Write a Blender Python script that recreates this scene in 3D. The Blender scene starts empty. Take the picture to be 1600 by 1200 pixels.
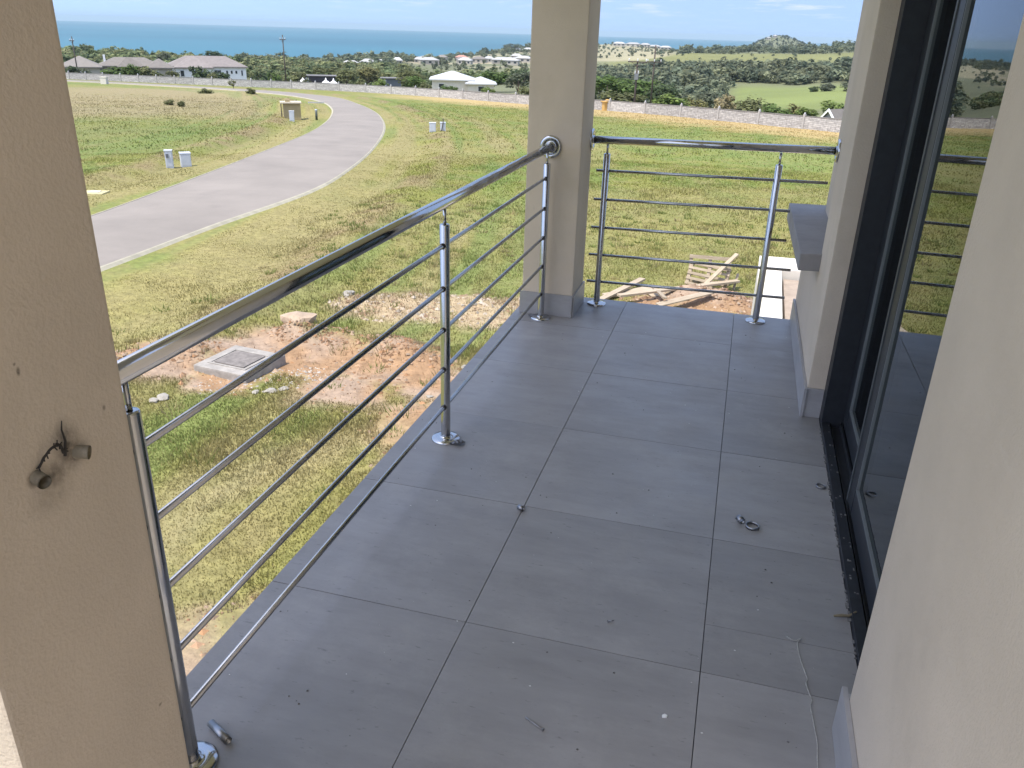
import bpy, bmesh, math, random
import numpy as np
from mathutils import Vector, Matrix
random.seed(7); rng = np.random.default_rng(11)
S = bpy.context.scene
C = S.collection
R = math.radians

# ---------------------------------------------------------------- camera
CAM = (0.5365, -1.0172, 1.4157)
YAW, PIT, ROL = 0.26176, 0.41025, 0.030174
fw = Vector((-math.sin(YAW)*math.cos(PIT), math.cos(YAW)*math.cos(PIT), -math.sin(PIT)))
rt = Vector((math.cos(YAW), math.sin(YAW), 0)); up = rt.cross(fw)
rt2 = rt*math.cos(ROL)+up*math.sin(ROL); up2 = -rt*math.sin(ROL)+up*math.cos(ROL)
cd = bpy.data.cameras.new('camera'); cam = bpy.data.objects.new('camera', cd); C.objects.link(cam)
M4 = Matrix((rt2, up2, -fw)).transposed().to_4x4(); M4.translation = Vector(CAM); cam.matrix_world = M4
cd.sensor_width = 36; cd.lens = 1271.28/1600*36; cd.clip_start = 0.05; cd.clip_end = 80000
S.camera = cam

# ---------------------------------------------------------------- sky, sun, exposure
SUN_EL = R(67); SUN_H = Vector((-0.58, -0.815, 0)).normalized()
sun_to = Vector((SUN_H.x*math.cos(SUN_EL), SUN_H.y*math.cos(SUN_EL), math.sin(SUN_EL)))
W = bpy.data.worlds.new('World'); S.world = W; W.use_nodes = True
nt = W.node_tree; N = nt.nodes; L = nt.links
bg = N['Background']; sky = N.new('ShaderNodeTexSky'); sky.sky_type = 'NISHITA'; sky.sun_disc = False
sky.sun_elevation = SUN_EL; sky.sun_rotation = math.atan2(SUN_H.x, SUN_H.y); sky.altitude = 50
sky.air_density = 1.0; sky.dust_density = 0.6; sky.ozone_density = 2.0
tc = N.new('ShaderNodeTexCoord'); sep = N.new('ShaderNodeSeparateXYZ'); L.new(tc.outputs['Generated'], sep.inputs[0])
# clouds: direction projected on a flat cloud deck
mx = N.new('ShaderNodeMath'); mx.operation = 'MAXIMUM'; mx.inputs[1].default_value = 0.004; L.new(sep.outputs['Z'], mx.inputs[0])
dk = N.new('ShaderNodeMath'); dk.operation = 'ADD'; dk.inputs[1].default_value = 0.05; L.new(mx.outputs[0], dk.inputs[0])
dvx = N.new('ShaderNodeVectorMath'); dvx.operation = 'DIVIDE'; cmb = N.new('ShaderNodeCombineXYZ')
for k in ('X', 'Y', 'Z'): L.new(dk.outputs[0], cmb.inputs[k])
L.new(tc.outputs['Generated'], dvx.inputs[0]); L.new(cmb.outputs[0], dvx.inputs[1])
nz = N.new('ShaderNodeTexNoise'); nz.inputs['Scale'].default_value = 1.35; nz.inputs['Detail'].default_value = 9; nz.inputs['Roughness'].default_value = 0.6
L.new(dvx.outputs[0], nz.inputs['Vector'])
cr = N.new('ShaderNodeValToRGB'); cr.color_ramp.elements[0].position = 0.53; cr.color_ramp.elements[1].position = 0.70
cr.color_ramp.elements[1].color = (0.85, 0.85, 0.85, 1); L.new(nz.outputs['Fac'], cr.inputs[0])
cmix = N.new('ShaderNodeMixRGB'); cmix.inputs[2].default_value = (2.4, 2.5, 2.6, 1)
# few clouds right down at the sea horizon; the sky colour is taken some way up, where it is blue rather than yellow
mrz = N.new('ShaderNodeMapRange'); mrz.interpolation_type = 'SMOOTHSTEP'; mrz.inputs[1].default_value = 0.010; mrz.inputs[2].default_value = 0.036; mrz.inputs[3].default_value = 0.12; mrz.inputs[4].default_value = 1.0
L.new(sep.outputs['Z'], mrz.inputs[0]); mcl = N.new('ShaderNodeMath'); mcl.operation = 'MULTIPLY'; L.new(cr.outputs[0], mcl.inputs[0]); L.new(mrz.outputs[0], mcl.inputs[1])
lift = N.new('ShaderNodeVectorMath'); lift.inputs[1].default_value = (0, 0, 0.78); L.new(tc.outputs['Generated'], lift.inputs[0])
nrm_ = N.new('ShaderNodeVectorMath'); nrm_.operation = 'NORMALIZE'; L.new(lift.outputs[0], nrm_.inputs[0]); L.new(nrm_.outputs[0], sky.inputs['Vector'])
L.new(mcl.outputs[0], cmix.inputs[0]); hsky = N.new('ShaderNodeHueSaturation'); hsky.inputs['Saturation'].default_value = 0.86; L.new(sky.outputs[0], hsky.inputs['Color']); L.new(hsky.outputs[0], cmix.inputs[1]); L.new(cmix.outputs[0], bg.inputs[0])
bg.inputs[1].default_value = 0.15
sl = bpy.data.lights.new('sun', 'SUN'); so = bpy.data.objects.new('sun', sl); C.objects.link(so)
sl.energy = 2.2; sl.angle = R(0.53); sl.color = (1, 0.945, 0.85)
so.rotation_euler = sun_to.to_track_quat('Z', 'Y').to_euler(); so.location = (0, 0, 30)
S.view_settings.view_transform = 'Standard'; S.view_settings.look = 'None'; S.view_settings.gamma = 1
S.view_settings.exposure = 1.46
S.view_settings.use_curve_mapping = False
S.cycles.max_bounces = 7; S.cycles.diffuse_bounces = 4; S.cycles.glossy_bounces = 3; S.cycles.transparent_max_bounces = 10

# ---------------------------------------------------------------- materials
def mat(name, col=(0.5, 0.5, 0.5), rough=0.6, metal=0.0, var=0.0, vscale=8, bump=0.0, bscale=60, stretch=(1, 1, 1), spec=0.5, col2=None, coord='Object', objrand=0.0):
    m = bpy.data.materials.new(name); m.use_nodes = True
    n = m.node_tree.nodes; l = m.node_tree.links; b = n['Principled BSDF']
    b.inputs['Base Color'].default_value = (*col, 1); b.inputs['Roughness'].default_value = rough
    b.inputs['Metallic'].default_value = metal; b.inputs['Specular IOR Level'].default_value = spec
    t = n.new('ShaderNodeTexCoord'); mp = n.new('ShaderNodeMapping'); mp.inputs['Scale'].default_value = stretch
    if coord == 'World':
        g = n.new('ShaderNodeNewGeometry'); l.new(g.outputs['Position'], mp.inputs[0])
    else: l.new(t.outputs[coord], mp.inputs[0])
    last = None
    if var > 0 or col2:
        x = n.new('ShaderNodeTexNoise'); x.inputs['Scale'].default_value = vscale; x.inputs['Detail'].default_value = 7; x.inputs['Roughness'].default_value = 0.62
        l.new(mp.outputs[0], x.inputs['Vector'])
        r = n.new('ShaderNodeValToRGB'); r.color_ramp.elements[0].position = 0.3; r.color_ramp.elements[1].position = 0.7
        c2 = col2 or tuple(min(1, c*(1+var)) for c in col); c1 = col if col2 else tuple(c*(1-var) for c in col)
        r.color_ramp.elements[0].color = (*c1, 1); r.color_ramp.elements[1].color = (*c2, 1)
        l.new(x.outputs['Fac'], r.inputs[0]); last = r.outputs[0]
    if objrand > 0:
        oi = n.new('ShaderNodeObjectInfo'); mr = n.new('ShaderNodeMapRange'); mr.inputs[3].default_value = 1-objrand; mr.inputs[4].default_value = 1+objrand
        l.new(oi.outputs['Random'], mr.inputs[0]); hs = n.new('ShaderNodeHueSaturation'); l.new(mr.outputs[0], hs.inputs['Value'])
        if last: l.new(last, hs.inputs['Color'])
        else: hs.inputs['Color'].default_value = (*col, 1)
        last = hs.outputs[0]
    if last: l.new(last, b.inputs['Base Color'])
    if bump > 0:
        x = n.new('ShaderNodeTexNoise'); x.inputs['Scale'].default_value = bscale; x.inputs['Detail'].default_value = 6
        l.new(mp.outputs[0], x.inputs['Vector']); bp = n.new('ShaderNodeBump'); bp.inputs['Strength'].default_value = bump; bp.inputs['Distance'].default_value = 0.01
        l.new(x.outputs['Fac'], bp.inputs['Height']); l.new(bp.outputs[0], b.inputs['Normal'])
    return m

def vmat(name, rough=0.9, var=0.25, vscale=3.0, bump=0.3, bscale=8, dist=0.05, translucent=False, sat=1.0):
    """colour comes from the mesh's own 'Col' attribute, broken up by noise"""
    m = bpy.data.materials.new(name); m.use_nodes = True
    n = m.node_tree.nodes; l = m.node_tree.links; b = n['Principled BSDF']
    b.inputs['Roughness'].default_value = rough; b.inputs['Specular IOR Level'].default_value = 0.2
    a = n.new('ShaderNodeAttribute'); a.attribute_name = 'Col'
    g = n.new('ShaderNodeNewGeometry')
    x = n.new('ShaderNodeTexNoise'); x.inputs['Scale'].default_value = vscale; x.inputs['Detail'].default_value = 10; x.inputs['Roughness'].default_value = 0.72
    l.new(g.outputs['Position'], x.inputs['Vector'])
    mr = n.new('ShaderNodeMapRange'); mr.inputs[1].default_value = 0.3; mr.inputs[2].default_value = 0.7; mr.inputs[3].default_value = 1-var; mr.inputs[4].default_value = 1+var
    l.new(x.outputs['Fac'], mr.inputs[0])
    hs = n.new('ShaderNodeHueSaturation'); hs.inputs['Saturation'].default_value = sat
    l.new(a.outputs['Color'], hs.inputs['Color']); l.new(mr.outputs[0], hs.inputs['Value']); l.new(hs.outputs[0], b.inputs['Base Color'])
    if bump > 0:
        x2 = n.new('ShaderNodeTexNoise'); x2.inputs['Scale'].default_value = bscale; x2.inputs['Detail'].default_value = 8; l.new(g.outputs['Position'], x2.inputs['Vector'])
        bp = n.new('ShaderNodeBump'); bp.inputs['Strength'].default_value = bump; bp.inputs['Distance'].default_value = dist
        l.new(x2.outputs['Fac'], bp.inputs['Height']); l.new(bp.outputs[0], b.inputs['Normal'])
    if translucent:
        tr = n.new('ShaderNodeBsdfTranslucent'); l.new(hs.outputs[0], tr.inputs[0]); ms = n.new('ShaderNodeMixShader'); ms.inputs[0].default_value = 0.42
        l.new(b.outputs[0], ms.inputs[1]); l.new(tr.outputs[0], ms.inputs[2]); l.new(ms.outputs[0], n['Material Output'].inputs['Surface'])
    return m

PLAST = mat('beige_plaster', (0.57, 0.478, 0.375), 0.88, var=0.10, vscale=1.6, bump=0.22, bscale=170, coord='World', spec=0.25)
def weather_plaster(m):
    n = m.node_tree.nodes; l = m.node_tree.links; b = n['Principled BSDF']; src = b.inputs['Base Color'].links[0].from_socket; g = n.new('ShaderNodeNewGeometry')
    for sc, st, lo, hi, k, col in ((2.6, (1, 1, 0.7), 0.56, 0.78, 0.35, (0.36, 0.30, 0.23, 1)), (9.0, (1, 0.5, 2.2), 0.60, 0.74, 0.22, (0.62, 0.56, 0.47, 1)), (16.0, (1, 1, 0.35), 0.68, 0.76, 0.40, (0.27, 0.23, 0.18, 1))):
        mp = n.new('ShaderNodeMapping'); mp.inputs['Scale'].default_value = st; l.new(g.outputs['Position'], mp.inputs[0])
        x = n.new('ShaderNodeTexNoise'); x.inputs['Scale'].default_value = sc; x.inputs['Detail'].default_value = 9; x.inputs['Roughness'].default_value = 0.68; l.new(mp.outputs[0], x.inputs['Vector'])
        mr = n.new('ShaderNodeMapRange'); mr.inputs[1].default_value = lo; mr.inputs[2].default_value = hi; mr.inputs[3].default_value = 0; mr.inputs[4].default_value = k; l.new(x.outputs['Fac'], mr.inputs[0])
        q = n.new('ShaderNodeMixRGB'); q.inputs[2].default_value = col; l.new(mr.outputs[0], q.inputs[0]); l.new(src, q.inputs[1]); src = q.outputs[0]
    l.new(src, b.inputs['Base Color'])
    x = n.new('ShaderNodeTexNoise'); x.inputs['Scale'].default_value = 7; x.inputs['Detail'].default_value = 3; l.new(g.outputs['Position'], x.inputs['Vector'])
    bp = n.new('ShaderNodeBump'); bp.inputs['Strength'].default_value = 0.25; bp.inputs['Distance'].default_value = 0.012; l.new(x.outputs['Fac'], bp.inputs['Height'])
    old = b.inputs['Normal'].links[0].from_node; l.new(bp.outputs[0], old.inputs['Normal'])
weather_plaster(PLAST)
SOFF = mat('soffit_paint', (0.84, 0.82, 0.78), 0.8)
COPE = mat('grey_coping_paint', (0.27, 0.255, 0.25), 0.75, var=0.12, vscale=9, bump=0.2, bscale=80, coord='World')
GROUT = mat('dark_grout', (0.055, 0.055, 0.058), 0.9)
CHROME = mat('polished_steel', (0.50, 0.50, 0.505), 0.15, 1.0, bump=0.015, bscale=40)
def smudge(m, lo, hi):
    n = m.node_tree.nodes; l = m.node_tree.links; g = n.new('ShaderNodeNewGeometry'); x = n.new('ShaderNodeTexNoise'); x.inputs['Scale'].default_value = 9; x.inputs['Detail'].default_value = 6; l.new(g.outputs['Position'], x.inputs['Vector'])
    mr = n.new('ShaderNodeMapRange'); mr.inputs[1].default_value = 0.4; mr.inputs[2].default_value = 0.7; mr.inputs[3].default_value = lo; mr.inputs[4].default_value = hi; l.new(x.outputs['Fac'], mr.inputs[0]); l.new(mr.outputs[0], n['Principled BSDF'].inputs['Roughness'])
smudge(CHROME, 0.10, 0.27)
SATIN = mat('satin_steel', (0.38, 0.38, 0.385), 0.24, 1.0, var=0.12, vscale=14, bump=0.02, bscale=60)
STEELD = mat('dull_steel', (0.32, 0.32, 0.33), 0.38, 1.0)
WELD = mat('weld_discoloured_steel', (0.10, 0.09, 0.09), 0.45, 0.9)
ALU = mat('black_aluminium', (0.018, 0.02, 0.024), 0.48, 0.0, var=0.25, vscale=30, spec=0.35)
ALUL = mat('dark_grey_aluminium', (0.06, 0.066, 0.068), 0.55, 0.0, var=0.2, vscale=20, spec=0.3)
RUB = mat('grey_rubber', (0.13, 0.14, 0.14), 0.7)
CEMENT = mat('cement_smear', (0.17, 0.165, 0.16), 0.9, var=0.4, vscale=50, bump=0.5, bscale=60)
WHITE = mat('white_paint', (0.78, 0.77, 0.74), 0.6, var=0.04)
PVC = mat('grey_plastic_box', (0.50, 0.52, 0.56), 0.5, var=0.06, vscale=4, objrand=0.08)
PVCD = mat('dark_grey_plastic', (0.12, 0.13, 0.15), 0.5)
SOOT = mat('black_soot', (0.035, 0.03, 0.025), 0.95)
WOOD = mat('weathered_wood', (0.27, 0.205, 0.135), 0.85, stretch=(1, 12, 12), vscale=4, col2=(0.43, 0.355, 0.26), bump=0.2, bscale=30, objrand=0.15)
CONC = mat('pale_concrete', (0.47, 0.45, 0.42), 0.9, var=0.18, vscale=5, bump=0.4, bscale=30, coord='World')
DCONC = mat('dark_concrete', (0.13, 0.12, 0.115), 0.9, var=0.3, vscale=14, bump=0.4, bscale=40, coord='World')
PCONC = mat('precast_post_concrete', (0.36, 0.34, 0.32), 0.9, var=0.15, vscale=3, coord='World')
ROOM = mat('room_plaster', (0.40, 0.40, 0.39), 0.9)
ROOMF = mat('room_screed', (0.20, 0.21, 0.21), 0.8, var=0.15)
BARK = mat('bark', (0.13, 0.10, 0.075), 0.95, var=0.3, vscale=3)
POLE = mat('creosoted_pole', (0.075, 0.06, 0.05), 0.9, var=0.2, vscale=3)
INSUL = mat('pale_insulator', (0.6, 0.6, 0.62), 0.3)

def tile_material():
    m = mat('grey_floor_tile', (0.185, 0.185, 0.20), 0.42, bump=0.03, bscale=120, coord='World')
    n = m.node_tree.nodes; l = m.node_tree.links; b = n['Principled BSDF']
    g = n.new('ShaderNodeNewGeometry'); oi = n.new('ShaderNodeObjectInfo')
    off = n.new('ShaderNodeVectorMath'); off.operation = 'SCALE'; off.inputs['Scale'].default_value = 37.0
    cb = n.new('ShaderNodeCombineXYZ')
    for k in 'XYZ': l.new(oi.outputs['Random'], cb.inputs[k])
    l.new(cb.outputs[0], off.inputs[0])
    add = n.new('ShaderNodeVectorMath'); l.new(g.outputs['Position'], add.inputs[0]); l.new(off.outputs[0], add.inputs[1])
    def nse(scale, st, det=8, ro=0.65):
        mp = n.new('ShaderNodeMapping'); mp.inputs['Scale'].default_value = st; l.new(add.outputs[0], mp.inputs[0])
        x = n.new('ShaderNodeTexNoise'); x.inputs['Scale'].default_value = scale; x.inputs['Detail'].default_value = det; x.inputs['Roughness'].default_value = ro
        l.new(mp.outputs[0], x.inputs['Vector']); return x.outputs['Fac']
    def rng_(f, a, b_, lo=0.3, hi=0.7):
        r = n.new('ShaderNodeMapRange'); r.inputs[1].default_value = lo; r.inputs[2].default_value = hi; r.inputs[3].default_value = a; r.inputs[4].default_value = b_
        l.new(f, r.inputs[0]); return r.outputs[0]
    def mul(a, c):
        q = n.new('ShaderNodeMath'); q.operation = 'MULTIPLY'; l.new(a, q.inputs[0]); l.new(c, q.inputs[1]); return q.outputs[0]
    v = mul(rng_(nse(2.2, (1, 3.5, 1)), 0.88, 1.12), rng_(nse(7, (1, 4, 1)), 0.95, 1.05))
    v = mul(v, rng_(nse(30, (1, 3, 1), 4), 0.62, 1.0, 0.26, 0.36))        # dirty scuffs
    v = mul(v, rng_(oi.outputs['Random'], 0.93, 1.07, 0, 1))
    hs = n.new('ShaderNodeHueSaturation'); hs.inputs['Color'].default_value = (0.268, 0.256, 0.25, 1); l.new(v, hs.inputs['Value'])
    dust = rng_(nse(3.5, (1, 1, 1), 9, 0.75), 0.0, 0.50, 0.50, 0.80)      # pale building dust
    mx_ = n.new('ShaderNodeMixRGB'); mx_.inputs[2].default_value = (0.40, 0.38, 0.36, 1); l.new(dust, mx_.inputs[0]); l.new(hs.outputs[0], mx_.inputs[1])
    l.new(mx_.outputs[0], b.inputs['Base Color'])
    l.new(rng_(nse(5, (1, 1, 1)), 0.34, 0.55), b.inputs['Roughness'])
    return m
TILE = tile_material()
SKT = mat('skirting_tile', (0.33, 0.315, 0.31), 0.45, var=0.12, vscale=6, stretch=(1, 1, 3), coord='World')

def glass_material():
    m = bpy.data.materials.new('tinted_door_glass'); m.use_nodes = True; n = m.node_tree.nodes; l = m.node_tree.links
    n.remove(n['Principled BSDF'])
    f = n.new('ShaderNodeFresnel'); f.inputs['IOR'].default_value = 1.62
    t = n.new('ShaderNodeBsdfTransparent'); t.inputs[0].default_value = (0.55, 0.64, 0.63, 1)
    g = n.new('ShaderNodeBsdfGlossy'); g.inputs['Roughness'].default_value = 0.003; g.inputs[0].default_value = (0.93, 0.96, 0.97, 1)
    ms = n.new('ShaderNodeMixShader'); l.new(f.outputs[0], ms.inputs[0]); l.new(t.outputs[0], ms.inputs[1]); l.new(g.outputs[0], ms.inputs[2])
    l.new(ms.outputs[0], n['Material Output'].inputs['Surface']); return m
GLASS = glass_material()

# ---------------------------------------------------------------- mesh helpers
class MB:
    def __init__(s): s.v = []; s.f = []; s.sm = []
    def add(s, vs, fs, smooth=False):
        o = len(s.v); s.v += [tuple(v) for v in vs]; s.f += [tuple(i+o for i in f) for f in fs]; s.sm += [smooth]*len(fs); return s
    def box(s, x0, x1, y0, y1, z0, z1):
        return s.add([(x0,y0,z0),(x1,y0,z0),(x1,y1,z0),(x0,y1,z0),(x0,y0,z1),(x1,y0,z1),(x1,y1,z1),(x0,y1,z1)],
                     [(0,3,2,1),(4,5,6,7),(0,1,5,4),(1,2,6,5),(2,3,7,6),(3,0,4,7)])
    def tube(s, pts, rad, seg=20, caps=True, flat_caps=True):
        pts = [Vector(p) for p in pts]; n = len(pts); rr = rad if isinstance(rad, (list, tuple)) else [rad]*n
        vs = []; fs = []; prev = None
        for i, p in enumerate(pts):
            d = (pts[min(i+1, n-1)]-pts[max(i-1, 0)]).normalized()
            if prev is None: a = d.orthogonal().normalized()
            else: a = (prev-d*prev.dot(d)).normalized()
            prev = a; b = d.cross(a)
            for k in range(seg):
                t = 2*math.pi*k/seg; vs.append(p+(a*math.cos(t)+b*math.sin(t))*rr[i])
        for i in range(n-1):
            for k in range(seg): fs.append((i*seg+k, i*seg+(k+1)%seg, (i+1)*seg+(k+1)%seg, (i+1)*seg+k))
        s.add(vs, fs, True)
        if caps:
            s.add(vs[:seg], [tuple(range(seg-1, -1, -1))]); s.add(vs[-seg:], [tuple(range(seg))])
        return s
    def lathe(s, prof, seg=28, axis='Z', org=(0, 0, 0), smooth=True):
        vs = []; fs = []; n = len(prof)
        for r, h in prof:
            for k in range(seg):
                t = 2*math.pi*k/seg; p = (r*math.cos(t), r*math.sin(t), h)
                if axis == 'Y': p = (p[0], h, p[1])
                if axis == 'X': p = (h, p[0], p[1])
                vs.append((p[0]+org[0], p[1]+org[1], p[2]+org[2]))
        for i in range(n-1):
            for k in range(seg): fs.append((i*seg+k, i*seg+(k+1)%seg, (i+1)*seg+(k+1)%seg, (i+1)*seg+k))
        return s.add(vs, fs, smooth)
    def build(s, name, m=None, parent=None, bevel=0.0):
        me = bpy.data.meshes.new(name); me.from_pydata(s.v, [], s.f); me.polygons.foreach_set('use_smooth', s.sm)
        bm = bmesh.new(); bm.from_mesh(me); bmesh.ops.remove_doubles(bm, verts=bm.verts, dist=1e-6)
        if bevel: bmesh.ops.bevel(bm, geom=[e for e in bm.edges if len(e.link_faces) == 2 and e.calc_face_angle(0) > 0.5], offset=bevel, segments=2, affect='EDGES', profile=0.7)
        bmesh.ops.recalc_face_normals(bm, faces=bm.faces); bm.to_mesh(me); bm.free()
        if m: me.materials.append(m)
        o = bpy.data.objects.new(name, me); C.objects.link(o)
        if parent: o.parent = parent
        return o
def empty(name, loc=(0, 0, 0), rz=0, parent=None):
    o = bpy.data.objects.new(name, None); C.objects.link(o); o.location = loc; o.rotation_euler = (0, 0, rz); o.empty_display_size = 0.2
    if parent: o.parent = parent
    return o
def tag(o, label=None, cat=None, group=None, kind=None):
    if label: o['label'] = label
    if cat: o['category'] = cat
    if group: o['group'] = group
    if kind: o['kind'] = kind
    return o
def copy_tree(o, parent=None):
    c = o.copy(); C.objects.link(c); c.parent = parent
    for ch in list(o.children): copy_tree(ch, c)
    return c
def bulk(name, V, F, m, cols=None, smooth=False, parent=None):
    """fast mesh from arrays; F is (n,3) or (n,4); cols per vertex"""
    me = bpy.data.meshes.new(name); V = np.asarray(V, np.float32); F = np.asarray(F, np.int32); k = F.shape[1]
    me.vertices.add(len(V)); me.vertices.foreach_set('co', V.ravel())
    me.loops.add(F.size); me.loops.foreach_set('vertex_index', F.ravel())
    me.polygons.add(len(F)); me.polygons.foreach_set('loop_start', np.arange(0, F.size, k, dtype=np.int32)); me.polygons.foreach_set('loop_total', np.full(len(F), k, np.int32))
    me.polygons.foreach_set('use_smooth', np.full(len(F), smooth, bool))
    if cols is not None:
        a = me.color_attributes.new('Col', 'FLOAT_COLOR', 'POINT'); c4 = np.ones((len(V), 4), np.float32); c4[:, :3] = cols; a.data.foreach_set('color', c4.ravel())
    me.update(); me.validate(); me.materials.append(m)
    o = bpy.data.objects.new(name, me); C.objects.link(o)
    if parent: o.parent = parent
    return o

# ---------------------------------------------------------------- numeric noise and terrain
_perm = rng.random((256, 256))
def vnoise(x, y):
    x = np.asarray(x, float); y = np.asarray(y, float)
    xi = np.floor(x).astype(int); yi = np.floor(y).astype(int); fx = x-xi; fy = y-yi
    fx = fx*fx*(3-2*fx); fy = fy*fy*(3-2*fy)
    g = lambda a, b: _perm[a & 255, b & 255]
    return (g(xi, yi)*(1-fx)+g(xi+1, yi)*fx)*(1-fy)+(g(xi, yi+1)*(1-fx)+g(xi+1, yi+1)*fx)*fy
def fbm(x, y, o=4):
    s = 0; a = 0.5; t = 0
    for i in range(o): s = s+a*vnoise(x*2**i+17.3*i, y*2**i+5.1*i); t += a; a *= 0.55
    return s/t
def sstep(a, b, x):
    t = np.clip((x-a)/(b-a), 0, 1); return t*t*(3-2*t)
PROF_AZ = [-180, -40, -12, -5.7, -1, 3.4, 9.4, 14.4, 20, 24, 30, 42, 60, 180]
_p = {
 'r': [(110,-8.5),(200,-14),(300,-15.5),(450,-17),(700,-16),(900,-13),(1200,-9),(1600,-15),(2300,-24),(3000,-48)],
 'c': [(120,-9.5),(200,-16.5),(300,-17.5),(420,-19),(600,-19.5),(800,-17.5),(1000,-15),(1200,-15),(1600,-24),(2300,-25),(2700,-30),(3000,-48)],
 'd': [(130,-9.5),(250,-21),(450,-21),(600,-20),(750,-19),(900,-17.5),(1100,-17),(1600,-25),(2000,-35),(2400,-50)],
 'e': [(130,-9.3),(200,-14.5),(300,-22),(500,-26),(700,-26.5),(1000,-26),(1500,-25),(1900,-21.5),(2100,-30),(2400,-52)],
 'f': [(140,-9.6),(200,-12.5),(400,-20),(600,-26),(900,-30.5),(1100,-30),(1500,-27),(1800,-50)],
 'g': [(145,-9.8),(200,-12.5),(400,-21),(700,-29),(1000,-34),(1300,-37),(1500,-52)],
 'h': [(150,-10),(200,-12.7),(350,-20),(700,-30),(900,-29),(1000,-36),(1150,-55)],
 'i': [(160,-10),(200,-12),(350,-19),(600,-27),(800,-33),(950,-55)],
 'l': [(190,-10.4),(250,-12.7),(400,-18),(600,-21.5),(700,-24),(850,-40),(950,-55)]}
PROF = [_p[k] for k in ('r','r','r','r','c','d','e','f','g','h','i','l','l','l')]
def far_h(az, d):
    hs = np.array([np.interp(d, [q[0] for q in p], [q[1] for q in p]) for p in PROF])
    out = np.zeros_like(d)
    idx = np.clip(np.searchsorted(PROF_AZ, az, side='right')-1, 0, len(PROF_AZ)-2)
    a0 = np.array(PROF_AZ)[idx]; a1 = np.array(PROF_AZ)[idx+1]; t = np.clip((az-a0)/(a1-a0), 0, 1); t = t*t*(3-2*t)
    ar = np.arange(len(d)); return hs[idx, ar]*(1-t)+hs[idx+1, ar]*t
ROAD_IN = [(-17.5,4),(-18.0,10),(-18.3,15.9),(-19.4,20.7),(-20.9,25.8),(-23.3,33.6),(-26.5,43.6),(-29.6,53.0),(-33.2,62.3),(-37.8,72.7),(-44.1,85.1),(-52.0,97.9),(-61.5,109.2),(-71.5,117.2),(-84.2,124.0),(-97.9,127.5),(-115.1,130.5),(-135,132.5),(-165,135)]
ROAD_OUT = [(-13.6,4),(-13.7,8),(-13.9,12.3),(-14.4,16.2),(-15.1,20.9),(-16.0,28.4),(-17.7,35.1),(-21.0,45.1),(-26.0,58.0),(-31.1,69.4),(-38.1,83.0),(-46.8,97.2),(-57.5,112.5),(-67.8,121.4),(-77.4,127.1),(-90,131.0),(-107.1,134.6),(-130,137.6),(-165,141)]
def catmull(P_, n=8):
    P_ = np.array(P_, float); out = []
    for i in range(len(P_)-1):
        p0 = P_[max(i-1, 0)]; p1 = P_[i]; p2 = P_[i+1]; p3 = P_[min(i+2, len(P_)-1)]
        for k in range(n):
            t = k/n; out.append(0.5*((2*p1)+(-p0+p2)*t+(2*p0-5*p1+4*p2-p3)*t*t+(-p0+3*p1-3*p2+p3)*t**3))
    out.append(P_[-1]); return np.array(out)
RI = catmull(ROAD_IN); RO = catmull(ROAD_OUT); RC = (RI+RO)/2
def dist_poly(x, y, P_):
    x = np.asarray(x, float).ravel(); y = np.asarray(y, float).ravel(); best = np.full(x.shape, 1e9)
    for i in range(len(P_)-1):
        ax, ay = P_[i]; bx, by = P_[i+1]; dx, dy = bx-ax, by-ay; t = np.clip(((x-ax)*dx+(y-ay)*dy)/(dx*dx+dy*dy+1e-9), 0, 1)
        best = np.minimum(best, np.hypot(x-ax-t*dx, y-ay-t*dy))
    return best
WALLP = [(24,71.5),(13,82),(6.7,88.3),(-11.9,106),(-38.8,124),(-57,135),(-75,140.6),(-100,141.5),(-130,142.5),(-165,144)]
MOUNDS = [(-7.2,11.9,0.5,0.22),(-8.3,10.2,0.6,0.2),(-6.5,12.0,0.6,0.16),(-5.4,11.9,0.55,0.2),(-4.6,11.5,0.6,0.22),(-8.9,9.4,0.5,0.15),(-7.3,14.5,0.5,0.12),(-6.0,14.9,0.8,0.18),(-4.6,15.2,0.7,0.2),(0.5,17.5,0.7,0.3),(-0.3,17.6,0.6,0.25),(-3.0,10.4,0.6,0.15),(-43.8,76.5,2.6,1.15),(-46.2,78.5,2.2,0.7),(-66.5,103.5,2.4,0.75),(-70.0,104.5,2.6,0.6),(-63.0,99.0,1.8,0.5)]
def near_h(x, y):
    q = 0.97*y-0.2*x; z = -3.9-0.04*np.maximum(0, q-10)
    return z
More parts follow.
